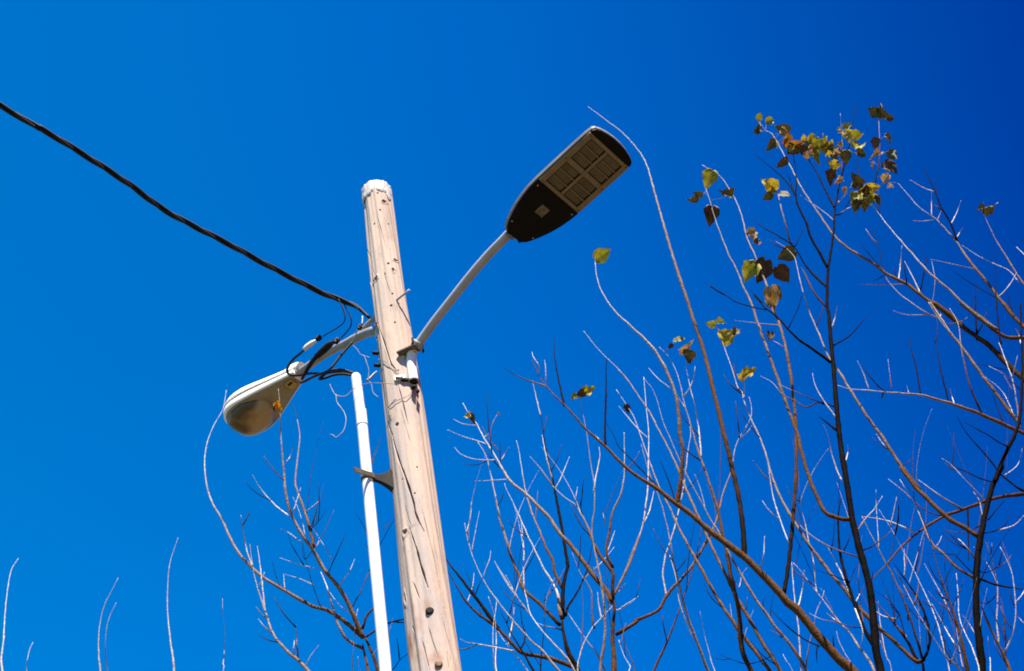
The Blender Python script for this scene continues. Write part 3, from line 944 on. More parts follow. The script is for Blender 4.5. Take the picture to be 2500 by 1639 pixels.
lead('black lead dropping from the arm clamp to the top of the white pipe',
     WC([(1440, 330), (1400, 430), (1360, 520), (1300, 620)]), [6.3, 6.28],
     (878, 800), 6.30, .015,
     [('clamp_pin', WC([(1520, 100), (1520, 180), (1510, 260)]), [6.3, 6.3], .006, 'galv_white'),
      ('thick_lead', WC([(1320, 600), (1220, 710), (1080, 880), (940, 1060), (850, 1160), (700, 1290), (820, 1270), (980, 1215), (1160, 1200), (1350, 1230)]), [6.26, 6.25, 6.2], .0085, 'black'),
      ('thick_lead', WC([(1360, 1190), (1200, 1130), (1040, 1115), (900, 1135), (760, 1180), (560, 1260), (430, 1330), (350, 1360)]), [6.2, 6.24, 6.38], .0085, 'black')])

# thin loose tie wires round pole and pipe
QC = lambda pts: wpx(pts, .28846, (500, 650))
def tie(label, pts, Ys, rad=.0023, onpole=False):
    p3 = w3(pts, Ys) if not onpole else [pole_pt(x, y, .008)[0] for x, y in pts]
    t = tube_obj('tie_wire', p3, rad, M['wire'], None, 6, .008)
    return tag(t, label, 'wire', 'loose tie wires about the pole')
tie('thin pale forked wire dangling in the gap left of the pole', QC([(1255, 670), (1290, 705), (1315, 745), (1350, 765), (1370, 820), (1388, 880), (1385, 960), (1410, 1000), (1425, 1070), (1470, 1110)]), [6.15, 6.2])
tie('short thin wire leading from the forked wire onto the pole face', QC([(1312, 745), (1345, 758), (1400, 775)]) , [6.16, 6.18])
tie('thin wire curling over the white pipe below its top', QC([(1620, 1000), (1540, 992), (1450, 990), (1400, 990), (1340, 1000), (1290, 1020), (1250, 1045), (1190, 1100), (1110, 1090), (1075, 1040), (1058, 1000)]), [6.14, 6.14, 6.12])
tie('thin kinked wire dangling in open sky left of the white pipe', QC([(1110, 1085), (1118, 1150), (1150, 1195), (1180, 1240), (1195, 1300), (1180, 1380), (1150, 1420), (1110, 1450), (1085, 1430), (1058, 1425)]), [6.12, 6.1], .0026)
tie('thin bent wire lying on the pole below the white mount plate', QC([(1745, 1075), (1735, 1095), (1690, 1120), (1640, 1140), (1600, 1165), (1560, 1205), (1572, 1240), (1585, 1275)]), None, .0022, True)
tie('thin wire running down the pole face to the white mount plate', QC([(1450, 790), (1500, 800), (1550, 825), (1600, 870), (1640, 915)]), None, .0022, True)
tie('short stub of frayed dark wire at the left edge of the pole', QC([(1455, 895), (1430, 915), (1400, 945), (1370, 968)]), [6.25, 6.2], .0075)

# ------------------------------------------------------------------ trees
REG = {'a': (0, 900, .47356), 'b': (480, 900, .47359), 'c': (1060, 780, .26925), 'd': (1060, 1180, .29429), 'e': (1400, 240, .32051),
       'f': (1500, 700, .32051), 'g': (1500, 1139, .32051), 'h': (1800, 240, .32051), 'i': (2000, 740, .32051), 'j': (2000, 1139, .32051),
       'k': (2100, 340, .32051), 'l': (1840, 260, .19231), 'm': (2250, 1000, .20509), 'n': (1180, 1300, .21727), 'o': (2200, 1300, .21723),
       'p': (1900, 1250, .24931), 'q': (1700, 1300, .21723), 'r': (1780, 600, .11537), 's': (0, 0, 1.0)}
BARK_SHADE = {'d': .07, 'o': .36, 'b': .22, 'g': .50, 'p': 1.0}  # d and other dark tones paint shade onto stems; the rest is bark

class Tree:
    def __init__(t, key, name, label, Y, crotch, trunk_px, tone, side=None):
        t.key, t.Y, t.br, t.tone = key, Y, [], tone
        t.crotch = at(crotch[0], crotch[1], Y)
        base = t.crotch.copy(); base[2] = 0
        t.side = side
        t.root = thing(name, tuple(base), label, 'tree')
        rg = rng(key)
        r_ = px_size(trunk_px, t.crotch) / 2
        top = t.crotch if side is None else at(side[0], side[1], Y)
        pts = [base + np.array([0, 0, -.1]), base + np.array([rg.uniform(-.04, .04), 0, .25]), base * .6 + t.crotch * .4 + np.array([rg.uniform(-.08, .08), rg.uniform(-.08, .08), 0]), t.crotch]
        rad = [r_ * 1.9, r_ * 1.35, r_ * 1.1, r_]
        if side is not None: pts.append(top); rad.append(r_ * .5)
        t.limb(pts, rad, 'trunk', tone, tone, 12)
    def limb(t, pts, rad, name, t0, t1, n=8, step=.025, bumps=True, straight=False):
        c = np.array(catmull(pts, step)); m = len(c)
        d = np.concatenate([[0], np.cumsum(np.linalg.norm(np.diff(np.array(pts), axis=0), axis=1))]); d /= d[-1]
        s = np.concatenate([[0], np.cumsum(np.linalg.norm(np.diff(c, axis=0), axis=1))]); L = s[-1]; u = s / L
        r_ = np.interp(u, d, rad) * np.interp(u, [0, .55, 1], [1, 1, .42])
        rg = rng((t.key, round(float(pts[0][0]), 4), round(float(pts[-1][2]), 4)))
        if bumps:
            sp = rg.uniform(.055, .085); ph = rg.uniform(0, 1)
            node = np.exp(-(((s / sp + ph) % 1.0 - .5) / .13) ** 2)
            r_ = r_ * (.95 + .38 * node * np.clip(.006 / (r_ + .001), .15, 1)) * (1 + np.where(r_ > .009, .06, .02) * np.sin(s * 19 + rg.uniform(0, 6)) * np.sin(s * 7.3 + 1))
            zig = np.sin(np.pi * (s / sp + ph)) * np.minimum(r_, .005) * .28
            zz = rg.uniform(0, 6.28)
            ax = np.array([math.cos(zz), math.sin(zz), 0])
            w_ = np.clip(s / .05, 0, 1)
            c = c + (zig * w_)[:, None] * ax
            for fq in (2.1, 5.3):
                c = c + (np.sin(s * fq * 2 + rg.uniform(0, 6)) * .0016 * w_)[:, None] * np.array([rg.uniform(-1, 1), rg.uniform(-1, 1), rg.uniform(-.4, .4)])
        v, f = tube_mesh(c, r_, n)
        tn = np.repeat(t0 + (t1 - t0) * np.clip(u * 1.1, 0, 1) ** (1.6 if rad[0] > .022 else .8) + rg.uniform(-.05, .05), n)  # dark base to pale tip also carries painted shade along the branch
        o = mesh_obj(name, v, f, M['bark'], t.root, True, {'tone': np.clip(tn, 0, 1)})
        return o
    def nearest(t, x, y, lim=16):
        best = None
        for P, Yv in t.br:
            d = np.hypot(P[:, 0] - x, P[:, 1] - y); k = int(d.argmin())
            if d[k] < lim and (best is None or d[k] < best[0]): best = (d[k], Yv[k])
        return best
    def add(t, line, idx):
        # "[^]w0>w1 tones [@Y0,Y1] : r x,y x,y r x,y ..."
        head, body = line.split(':')
        hd = head.split()
        ext = hd[0].startswith('^')
        w0, w1 = [float(q) for q in hd[0].lstrip('^').split('>')]
        tn = hd[1].split('>'); t0, t1 = BARK_SHADE[tn[0]], BARK_SHADE[tn[-1]]
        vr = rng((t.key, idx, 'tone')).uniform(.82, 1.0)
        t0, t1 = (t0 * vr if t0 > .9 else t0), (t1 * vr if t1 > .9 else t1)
        YY = [float(q) for q in hd[2][1:].split(',')] if len(hd) > 2 else None
        P = []; reg = 's'
        for tok in body.split():
            if ',' in tok:
                x, y = tok.split(','); o = REG[reg]
                P.append((o[0] + float(x) * o[2], o[1] + float(y) * o[2]))
            else: reg = tok
        # merge nearly equal points
        Q = [P[0]]
        for p in P[1:]:
            if math.hypot(p[0] - Q[-1][0], p[1] - Q[-1][1]) > 5: Q.append(p)
        P = Q
        rg = rng((t.key, idx))
        Lpx = sum(math.hypot(P[k + 1][0] - P[k][0], P[k + 1][1] - P[k][1]) for k in range(len(P) - 1))
        near = t.nearest(*P[0]) if not ext else None
        Y0 = YY[0] if YY else (near[1] if near else t.Y + rg.uniform(-.15, .15))
        Y1 = YY[-1] if YY else Y0 + rg.uniform(-.30, .36) * min(Lpx / 430., 1.6)
        n = len(P)
        acc = [0]
        for k in range(n - 1): acc.append(acc[-1] + math.hypot(P[k + 1][0] - P[k][0], P[k + 1][1] - P[k][1]))
        u = np.array(acc) / acc[-1]
        bend = rg.uniform(-.08, .08)
        Yv = Y0 + (Y1 - Y0) * u + bend * np.sin(u * np.pi)
        p3 = [at(x, y, Yk) for (x, y), Yk in zip(P, Yv)]
        wv = w0 + (w1 - w0) * u ** .85
        wv = np.where(wv < 6, wv * .82, wv * .95)
        rad = [px_size(w, p) / 2 for w, p in zip(wv, p3)]
        # dense pixel samples for joints
        dn = max(2, int(Lpx / 6)); uu = np.linspace(0, 1, dn)
        t.br.append((np.stack([np.interp(uu, u, [p[0] for p in P]), np.interp(uu, u, [p[1] for p in P])], 1), np.interp(uu, u, Yv)))
        if ext:
            b = p3[0]; tan = p3[0] - p3[1]; tan /= np.linalg.norm(tan)
            if t.side is None: C = t.crotch
            else:
                A_, B_ = t.crotch, at(t.side[0], t.side[1], t.Y)
                k = np.clip((b[2] - .25 - A_[2]) / (B_[2] - A_[2]), 0, 1); C = A_ + (B_ - A_) * k
            D = np.linalg.norm(C - b)
            pre = []
            for s_ in (0.0, .25, .5, .75):
                # bezier from crotch to the branch's first point
                c1 = C + np.array([0, 0, .35 * D]) if t.side is None else C + (b - C) * .3 + np.array([0, 0, -.05])
                c2 = b + tan * .35 * D
                q = (1 - s_) ** 3 * C + 3 * (1 - s_) ** 2 * s_ * c1 + 3 * (1 - s_) * s_ ** 2 * c2 + s_ ** 3 * b
                pre.append(q)
            p3 = pre + p3
            rad = [rad[0] * k for k in (1.8, 1.45, 1.2, 1.08)] + rad
        nm = 'limb' if w0 >= 12 else ('branch' if w0 >= 6 else 'twig')
        t.limb(p3, rad, nm, t0, t1, 10 if w0 >= 10 else (8 if w0 >= 6 else 6))
        t.last = (P, Yv, w0, w1, t0, t1)
        return P, Yv, rad
    def spurs(t, k0, count, lmin, lmax, seed):
        """short bare twigs along branches already placed"""
        rg = rng((t.key, seed))
        src = t.br[k0:]
        wts = [len(b[0]) for b in src]
        for _ in range(count):
            P, Yv = rg.choices(src, wts)[0]
            k = rg.randint(2, max(2, len(P) - 2)); k = min(k, len(P) - 1)
            x, y = P[k]
            if not (-40 < x < 2540 and y < 1700): continue
            k2 = min(k + 1, len(P) - 1); k1 = max(k2 - 2, 0)
            dx, dy = P[k2] - P[k1]
            a = math.atan2(dy, dx) + rg.choice((-1, 1)) * rg.uniform(.4, 1.1)
            # growth turns upwards
            L = rg.uniform(lmin, lmax)
            pts = [(x, y)]
            for q in range(3):
                up = math.atan2(-1, -.1)
                da = (up - a + math.pi) % (2 * math.pi) - math.pi
                a += da * .22 + rg.uniform(-.12, .12)
                pts.append((pts[-1][0] + math.cos(a) * L / 3, pts[-1][1] + math.sin(a) * L / 3))
            yy = Yv[k] + np.linspace(0, rg.uniform(-.25, .25) * L / 120, 4)
            p3 = [at(px, py, q) for (px, py), q in zip(pts, yy)]
            w0 = rg.uniform(2.2, 3.6)
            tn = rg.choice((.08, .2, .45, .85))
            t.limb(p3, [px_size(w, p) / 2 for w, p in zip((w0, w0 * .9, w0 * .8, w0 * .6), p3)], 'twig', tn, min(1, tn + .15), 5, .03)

    def whips(t, count, lmin, lmax, seed, ymin=1150):
        """hair thin upright shoots"""
        rg = rng((t.key, seed, 'whip'))
        for _ in range(count):
            P, Yv = rg.choices(t.br, [len(b[0]) for b in t.br])[0]
            k = rg.randrange(len(P)); x, y = P[k]
            if y < ymin or y > 1720 or x < 0 or x > 2520: continue
            L = rg.uniform(lmin, lmax); a = R(-90 + rg.uniform(-26, 22)); cv = rg.uniform(-.10, .10)
            pts = [(x, y)]
            for q in range(5):
                pts.append((pts[-1][0] + math.cos(a) * L / 5, pts[-1][1] + math.sin(a) * L / 5)); a += cv
            yy = Yv[k] + np.linspace(0, rg.uniform(-.3, .3) * L / 160, 6)
            p3 = [at(px, py, q) for (px, py), q in zip(pts, yy)]
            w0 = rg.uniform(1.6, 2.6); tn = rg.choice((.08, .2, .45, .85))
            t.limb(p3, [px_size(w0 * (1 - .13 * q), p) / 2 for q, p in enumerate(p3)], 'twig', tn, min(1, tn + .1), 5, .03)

TREES = {}
def tree(key, name, label, Y, crotch, trunk_px, tone, data, side=None):
    t = Tree(key, name, label, Y, crotch, trunk_px, tone, side)
    for k, line in enumerate(l for l in data.strip().splitlines() if l.strip()):
        t.add(line.strip(), k)
    TREES[key] = t
    return t

tree('L0', 'bare_tree', 'bare tree whose thin pale shoots rise at the lower left corner', 7.6, (330, 2350), 60, .45, '''
^7>3.5 p : a 12,1560 18,1400 32,1200 55,1050 95,978
^4>2.5 p : a 138,1560 140,1500 155,1440 170,1410
^6>3 p : a 518,1560 508,1430 515,1320 540,1220 580,1140 610,1080
^5>2.5 p : a 553,1560 543,1450 548,1350 565,1280 600,1205
^6>3 p : a 897,1560 880,1420 866,1280 864,1150 875,1010 918,872
^4>2.2 g>p : a 1150,1560 1150,1520 1158,1420 1160,1350 1150,1270 1147,1185
''')

tree('L1', 'bare_tree', 'bare tree directly behind the old lamp and white pipe', 7.0, (980, 2150), 80, .40, '''
^13>12 o>g : b 885,1560 870,1490 855,1420
^14>13 o>o : b 935,1560 910,1480 880,1410 858,1370
13>4 g>p @7.0,6.55 : b 858,1390 800,1250 740,1140 660,1040 620,970 590,920 545,860 490,760 460,650 452,540 440,420 432,300 430,180 422,105
8>3 g>p : b 605,920 590,860 575,800 550,720 520,630 510,580 525,430 532,340 510,220 492,170
3.5>2 p : b 458,485 475,465 485,445 495,410
4>2 p : b 497,745 520,670 537,615
4.5>2.5 p : b 475,760 400,700 330,620 287,548
4>2 p : b 535,890 470,845 425,825
3.5>2 p : b 615,925 650,850 710,732
2.8>2 d : b 680,1050 720,960 775,840
4>2 p : b 725,1125 780,1060 815,980
3.5>2 d>g : b 800,1235 850,1140 880,1060 925,990
11>3 o>p : b 850,1380 770,1310 680,1250 600,1225 500,1170 420,1125 340,1075 280,1020 215,950 165,860 130,775 80,690 52,600 42,480 55,380 90,290 135,210 153,112
^10>3 o>p : b 575,1560 520,1500 480,1470 400,1380 360,1270 330,1180 300,1080 285,990 275,905
5>3 p : b 355,1260 340,1120 325,1000 312,915
5>3 p : b 288,1020 265,960 250,900 228,755
4>2 p : b 385,1365 345,1325 318,1290
6>2 d>p : b 522,1503 515,1400 512,1320
4>2 p : b 497,1475 500,1430 502,1400
3>1.8 p : b 555,1545 590,1480 630,1425
9>4 g>p : b 862,1445 790,1410 750,1360 720,1290 690,1190 665,1110 640,1050
7>5 o : b 855,1345 880,1270 925,1225 965,1200
6>5 o>d : b 872,1385 930,1345 1000,1310 1060,1295 1110,1280
3>2 p @6.9,5.9 : b 905,1475 970,1400 1000,1340 1010,1285
3>2 d : b 640,1230 610,1150 580,1060 560,980 545,900
2.6>2 d : b 430,1128 405,1060 388,990
3>2 p : b 455,1140 448,1060
2.6>1.8 p : b 600,1115 580,1105 520,1080 450,1060
2.6>1.8 p : b 610,1030 570,1020 500,1000 430,975
^5>3 p : b 805,1560 808,1450 815,1330 832,1240
^4>2.5 p : b 842,1560 836,1510 830,1480
3>2 p : b 960,830 985,800 1000,775
3>2 d : b 930,890 890,860 850,790 815,740
3>2 d : b 940,990 910,960 870,905
4>3 p @6.9,6.7 : b 905,490 915,450 935,400 950,350
^6>4 d : b 1000,1570 1020,1545 1050,1500 1090,1470
3.5>2.5 d : b 1046,1500 1042,1450 1035,1390
3>1.8 p : b 805,1250 775,1200 760,1165
2.6>1.8 d : b 595,940 560,985 550,970 545,890
3>1.8 p : b 560,740 600,710 628,685
2.6>1.8 d : b 590,830 640,770 668,725
''').spurs(2, 13, 30, 95, 1)

tree('M1', 'bare_tree', 'bare tree just right of the pole with forked stem toned dark for shade', 8.4, (1470, 2150), 95, .15, '''
^24>15 d>b : n 1060,1560 1000,1440 940,1300 910,1180 890,1060 885,960
12>7 g>p : n 885,970 860,850 840,700 800,610 785,570
6>2.5 p : n 790,580 700,450 640,330 560,160 490,20 d 640,130 600,50 585,0 c 640,1480
12>4 d>d : n 890,965 895,700 905,560 935,430 950,380 930,250 900,60 890,0 d 1000,50 985,-30 c 1060,1400 1020,1200 985,1000 965,870
4>2.5 p : c 965,872 930,730 900,600 890,555
5>2.5 g>p : c 1090,1530 1010,1420 960,1350 865,1240
4.5>3 p : c 1072,1450 1010,1220 980,1050
8>3 b>p : d 1062,870 1000,740 985,640 930,540 880,410 820,270 775,130 745,0 c 790,1330 765,1170 745,1100
10>4 b>p : n 860,1040 760,940 680,850 560,740 450,640 400,480 320,300 250,60 d 545,300 520,170 485,0 c 510,1400 470,1240 395,1110
5>3 p : n 452,640 455,540 450,400 455,200 435,0 d 740,480 720,300
^6.5>5 g>p : n 1000,1510 900,1370 800,1260 680,1130 580,1000 520,900 490,760 462,650
4>2.2 p : n 515,915 400,760 280,600 190,450 125,325
13>4 o>b : n 1035,1525 900,1470 750,1420 600,1390 440,1360 340,1270 240,1160 140,1060 0,960 d 380,1100 270,990 190,860 120,740 60,660
^9>4 d : n 570,1570 430,1320 330,1170 260,1030 190,880
11>5 d>b : n 172,1090 60,930 0,850 d 400,1020 320,920 230,800 150,700 80,600 40,540
5>3 d : n 425,1305 470,1180 430,980 405,800
4.5>3 d : n 262,1020 300,900 340,750
^5.5>2.2 d : n 645,1570 680,1100 685,820 700,650
^6>3 g>p : n 690,1360 560,1240 420,1090 280,930 150,760 80,660 10,550 d 330,640 280,480 252,330
^5>3 p : d 510,1565 490,1380 490,1200 510,1050 520,960
^5>3 p : d 518,1565 515,1300 500,1100 470,1000 450,940
5>3 p : d 660,1393 500,1360 340,1330 270,1320 215,1290
^5>3 p : n 500,1560 330,1340 220,1200 160,1100
7>4 d : n 925,940 960,820 1040,700 1120,540 1170,400 1210,200 1225,120
^6>4 g>p : n 1290,1390 1200,1270 1100,1130 1000,980 905,840
4.5>2 d>p : n 880,1095 780,1070 700,1055 610,1020
3>1.8 p : d 400,800 430,710 460,630 468,560
3>2 d : d 340,930 370,850 400,790
3>1.8 p : d 670,900 620,840 500,650
2.6>1.8 p : d 700,960 640,860 590,760
''').spurs(1, 17, 30, 110, 2)

tree('M2', 'bare_tree', 'bare tree with orange brown trunk at the bottom centre', 8.1, (1560, 2200), 90, .42, '''
^20>15 o : n 1470,1565 1465,1350 1450,1180 1460,1000 1470,850 1450,740
14>3.5 o>p : n 1445,790 1370,640 1280,540 1200,430 1100,300 1000,170 930,90 850,0 d 960,290 880,210 760,90 650,0 c 640,1390 540,1220 450,1070 380,940 310,850 262,760
3>1.8 p : c 545,1275 430,1275 330,1260 240,1220 185,1160
2.8>1.8 p : c 470,1130 390,1100 260,1060 115,1000
2.8>1.8 p : c 385,960 340,960 250,945 175,905
3>2 p : c 448,1070 480,1050 500,1030
3.5>2 d>p : c 525,1215 510,1080 520,970 560,880 585,850
3>2 d : c 605,1330 600,1250 600,1100
3>2 p : c 610,1270 640,1220 680,1155
2.8>1.8 p : c 680,1450 500,1460 365,1465
11>4 d>p : n 1450,760 1455,560 1450,440 1330,290 1250,150 1200,30 d 1280,380 1210,240 1170,180 1060,100 980,20
8>3 b>p : d 1482,700 1430,570 1450,420 1480,240 1540,120 g 69,128 f 75,1400 75,1110
7>3 g>p : n 1460,720 1530,580 1620,400 1700,200 1749,50 g 60,860 120,720 180,560 220,420 240,280 255,150 f 262,1150 240,900 222,690
10>3 o>p : n 1490,1150 1560,1110 1749,990 g 150,1180 330,1100 390,1000 450,920 560,800 640,680 700,570 770,430 830,200 890,40 f 930,1200 1030,1020 1045,930 1025,840
5.5>3 p : g 398,990 370,830 390,680 440,530 480,380 530,140 f 560,1250 580,1130 570,1020
^7>4 b>g : g 300,1565 400,1340 490,1100 560,900 610,730 640,600 665,460
^8>3 g>p : n 1315,1565 1340,1350 1365,1150 1365,900 1345,720 1310,500 d 1310,420 1330,200 1325,0 c 1420,1300 1390,1080 1360,920 1325,730
4.5>2.5 p : c 1445,1570 1470,1420 1500,1250 1495,1160
^6>4 b>p : n 1060,1570 1080,1400 1130,1240 1230,1070 1340,950 1450,830
6>2 b>p : n 1245,1075 1220,900 1215,690 1170,580 1090,460 1000,230
5>3 p : n 1330,975 1300,830 1285,670
3.5>2 p : n 1475,880 1540,860 1640,800 1740,715
^5>4 g : n 1700,1570 1690,1500 1620,1330 1560,1180
^5>3.5 p : n 1640,1570 1650,1500 1580,1380 1520,1210
3>2 p : g 45,1080 120,1030 180,990
3>2 p : d 1530,900 1560,860 1590,830
3.5>2 p : d 1430,580 1470,480 1500,390
3>2 p : d 1415,350 1410,290 1400,250
2.8>1.8 p : d 1180,190 1175,120 1190,30
3>2 d : d 1230,260 1215,200 1210,140
''').spurs(1, 17, 30, 110, 3)

tree('R0', 'bare_tree', 'bare tree of slender pale limbs fanning up right of centre', 7.9, (2060, 2250), 85, .40, '''
^11>3 o>p : q 830,1565 760,1470 640,1310 520,1160 420,1010 320,870 200,680 80,460 0,310 g 560,600 480,450 430,330 390,250 330,130 280,0 f 290,1370 240,1250 190,1110 150,1000 110,930 60,850 15,785
^10>3 b>p : q 945,1565 850,1400 760,1270 640,1050 510,830 430,690 350,520 270,360 200,220 110,20 g 620,340 540,160 f 490,1400 440,1290 390,1190 330,1080 270,960 180,830 100,710 30,630 c 1800,610 1680,460 1560,345 1460,240 1355,105
^9>3 b>p : q 1240,1565 1120,1360 1000,1190 900,1080 800,930 680,770 520,510 430,350 360,220 g 790,490 740,420 660,270 590,140 540,40 f 500,1330 430,1170 370,1030 330,880 290,780 240,720 222,690
^15>3 d>p : q 620,1565 560,1440 510,1300 495,1100 480,900 440,700 380,450 340,200 290,0 g 790,340 740,180 680,0 f 690,1400 640,1260 600,1120 560,980 530,880 500,740 460,620 410,530 340,460
4.5>3 p : f 662,1300 640,1060 610,900 580,780 545,610
4>3 p : f 545,935 510,880 470,820
3>2 p : f 425,775 330,700 260,620
^8>3.5 g>p : q 140,1565 80,1430 0,1220 g 620,1340 560,1150 500,930 450,720 420,540 390,400 350,260 280,90 250,0 f 230,1300 205,1200
5>3 p : g 600,1300 580,1270 500,1050 470,850 420,680
^4.5>2.2 p : q 210,1565 150,1370 90,1150 40,890
^6>4 g>p : q 1180,1565 1150,1100 1110,800 1070,330
4>2.5 p : q 1145,860 1160,800 1200,600 1215,420
2.8>1.8 p : q 430,540 480,620 520,470 570,400
^6.5>3 d>p : q 1230,1570 1260,1300 1330,1000 p 370,990 440,820 450,770
^8>4 g>p : p 940,1565 780,1310 700,1180 600,1080 450,880 380,790 300,690 240,600 150,500
5>2.5 p : p 618,1105 520,1030 470,990
^5>2.2 g>p : p 740,1565 650,1380 590,1260 570,1170
4>2 p : p 385,800 365,720 345,500 300,300 270,130 235,0 g 1440,380 1390,210
^4>3 p : p 1110,1565 1050,1400 1000,1260
3>2 d : q 850,1390 600,1480 400,1430 250,1360
^4>2.2 p : q 1090,1565 1020,1450 975,1370
3.5>2 d>p : q 960,1180 890,1130 830,1100
''').spurs(0, 13, 30, 100, 4)

tree('R1', 'leafy_shoot_tree', 'tree with a thick orange brown limb slanting across the right half', 7.4, (2330, 2150), 110, .42, '''
^27>5 o>g : p 740,1575 660,1500 600,1450 540,1380 420,1250 300,1100 180,950 90,890 20,800 g 1130,830 1010,710 950,660 830,570 700,470 600,380 480,290 400,230 330,170 200,90 80,0 c 1720,1320 1540,1140 1380,1000 1240,840 1170,770 1060,660 1010,600 960,530 890,370
5>2 p>d : c 1015,605 930,580 840,550 730,500 630,440
3.5>2 p : c 1012,590 1010,450 1000,370
3.5>2 p : c 948,470 950,420 900,340 888,295
6>2.5 d : c 1180,785 1130,560 1100,400 1090,300 1088,180 1080,140
7>4 d : c 1552,1140 1550,900 1560,600 1560,430 1575,320
4>3 d : f 335,1525 250,1440 120,1310 30,1220 0,1150 c 1600,1010 1562,940
12>4.5 o>p : g 475,290 490,200 510,60 f 510,1400 520,1250 500,1120 490,960 465,820 420,700 370,590 310,490 240,410 120,300 0,185 e 220,1480 180,1370 165,1255
5>3.5 d : g 460,275 440,180 f 390,1420 350,1330
15>4 d>p : g 990,700 985,560 970,400 940,200 900,30 f 860,1220 825,1080 790,930 750,780 710,610 660,430 600,250 560,120 520,0 e 800,1340 740,1150 690,980 640,800 600,650 570,540 530,450 480,380 420,310 340,235 270,185 200,130 110,65
12>4 d>p : g 1290,965 1320,800 1345,560 1365,380 1380,150 f 1385,1250 1380,1050 1360,830 1350,700 1320,540 1290,400 1260,290 1235,230 r 900,1330 830,1000 790,830 570,260 e 1330,1080 1290,920 1240,790 1180,680 1130,610 1080,570 1020,535 980,510
3.5>2 p : f 1250,292 1100,280 910,258
3>2 p : f 1295,465 1250,435 1200,410
4>2.2 p : q 715,400 740,330 760,250 770,40
4.5>3 d : q 1385,1285 1200,1190 1050,1080 930,970 835,870
7>4 d : p 575,1410 545,1320 535,1200
5>2 p : p 185,945 205,900 235,760 240,600
5>3 d : p 385,1300 375,1380 380,1480
3>1.8 p : c 1500,1100 1470,1060 1440,1040
''')

tree('R2', 'shade_toned_tree', 'tree with one upright stem toned dark for shade, topped by yellow leaves', 6.95, (2230, 2150), 75, .07, '''
^23>4 d : p 1005,1570 960,1370 930,1050 900,780 850,550 800,380 760,220 720,50 i 240,1560 200,1300 165,1100 140,880 120,640 105,450 90,280 75,100 60,0 h 690,1330 710,1180 735,1000 745,850 780,650 820,500 850,370 870,260 890,120 897,60
11>4 o>p : p 695,75 640,75 580,60 520,40 450,-10 f 1500,1500 1430,1280 1400,1150 1370,1060 1310,900 1260,750 1200,580 1150,440 1090,270 1040,120 980,0 e 1290,1420 1240,1300 1190,1210 1130,1060 1080,920 1040,780 1010,690
8>4 d : h 692,1295 620,1160 560,1060 520,940 470,840 445,740 450,650 440,520 425,420
5>2 d : h 447,745 400,670 330,590 210,490 140,435
3.5>2.5 d : h 432,720 400,620 375,570
6>4 d : h 742,835 700,760 650,660 600,560 545,470 520,430
7.5>5 d : h 688,1445 600,1360 520,1270 460,1170 430,1130
5>2.5 d : h 432,1132 380,1090 280,1030 190,980 125,915
3>2 d : h 440,1130 475,1060 510,980
5>3 g>p : h 420,1115 400,1090 370,980 340,860 320,760 300,700
4.5>3 d : h 748,890 790,880 830,830 890,710
3>2 p : h 795,872 830,845 870,825
3.4>2 d>p : h 800,600 795,480 800,330 790,200 785,115
4>3 p : h 768,795 800,760 840,720
2.5>1.6 p : h 735,930 640,850 480,740
6>4 b>g : h 690,1600 650,1560 580,1470 520,1350 490,1290
8>3 d : i 88,455 0,385 f 1400,400 1310,310 1240,230 1150,160 1060,60 e 1440,1560 1330,1440
4>2 d : f 1158,178 950,125 840,60 730,0 e 1150,1500 1050,1430 990,1400
3.5>2.5 d : f 1325,318 1360,240 1400,160 1430,50
5>3.5 d : i 108,325 230,250 310,160 365,105
4>2 p : i 98,185 125,100 137,25
5>2 p : i 135,885 60,780 0,690 f 1520,720 1510,660
5>2 d>p : i 118,792 0,755 f 1460,920 1380,870 1280,820 1200,730 1110,680
4>2 d>p : f 1600,900 1560,880 1400,810 1250,745
6.5>5 d : i 138,975 70,920 0,865
5>2 p : i 172,1360 110,1200 80,1080 60,990 30,930
4>2 p : i 198,1215 220,1130 215,1085
5>3 g>p : p 790,445 620,390 460,320 310,220 210,130
12>5 d : p 955,1345 860,1180 780,980 720,820 660,640 620,480 600,350 590,200 580,80 j 150,330 170,230
5>3 p : p 692,790 640,650 580,520 520,400 460,300
3>2 p : p 762,875 800,800 830,740 850,690
5>3 g>p : p 765,200 840,90 920,0 j 420,330 485,225
5>3 p : p 752,945 810,1100 830,1190 820,1270 790,1320
4>2 d : p 640,380 680,300 712,200
4>2.5 d : p 700,690 560,630 380,570
4>2 d>g : p 830,375 900,350 950,320 1060,230 1150,140
3.5>2 d : p 900,690 922,640 922,580
3.5>2 d>p : p 845,1140 700,1120 560,1080 420,1050 300,990
''')

tree('R3', 'bare_tree', 'bare tree forking at the bottom edge right of the shade-toned stem', 7.5, (2330, 2200), 60, .25, '''
^15>13 d>b : o 250,1575 242,1480 235,1410
12>3 o>p : o 225,1450 180,1460 p 1240,1370 1100,1230 980,1130 910,1060 830,980 720,860 640,750 540,640 420,480 310,340 200,170 110,20 g 1250,200 1190,40 f 1200,1400 1150,1260 1100,1130 1030,990 985,870 970,800 940,770 900,640 850,500 825,420 805,360
3>2.5 p : f 985,862 992,780 990,700
4>3 p : g 1345,600 1320,560 1260,400 1210,230 1180,50 f 1165,1320 1150,1260
8>4 d : o 250,1440 310,1300 320,1170 290,1000 230,830 150,680 50,540 0,470 p 1220,640 1130,500
7>3 b>p : o 235,1410 190,1250 130,1050 80,900 0,700 p 1180,760 1110,600 1050,500 940,280 880,170 820,40
10>5 d>g : o 190,1450 160,1400 80,1230 0,1120 p 1240,1220 1130,1090 1040,980 950,880
4>2 d : p 1245,1225 1180,1000 1060,850 940,770
5>3 d : p 1275,1060 1270,1010 1285,960
4>2 d : p 1190,1000 1130,1090 1120,1130
4.5>2.5 p : o 60,1180 30,1130 10,1090
''').spurs(1, 15, 30, 90, 6)

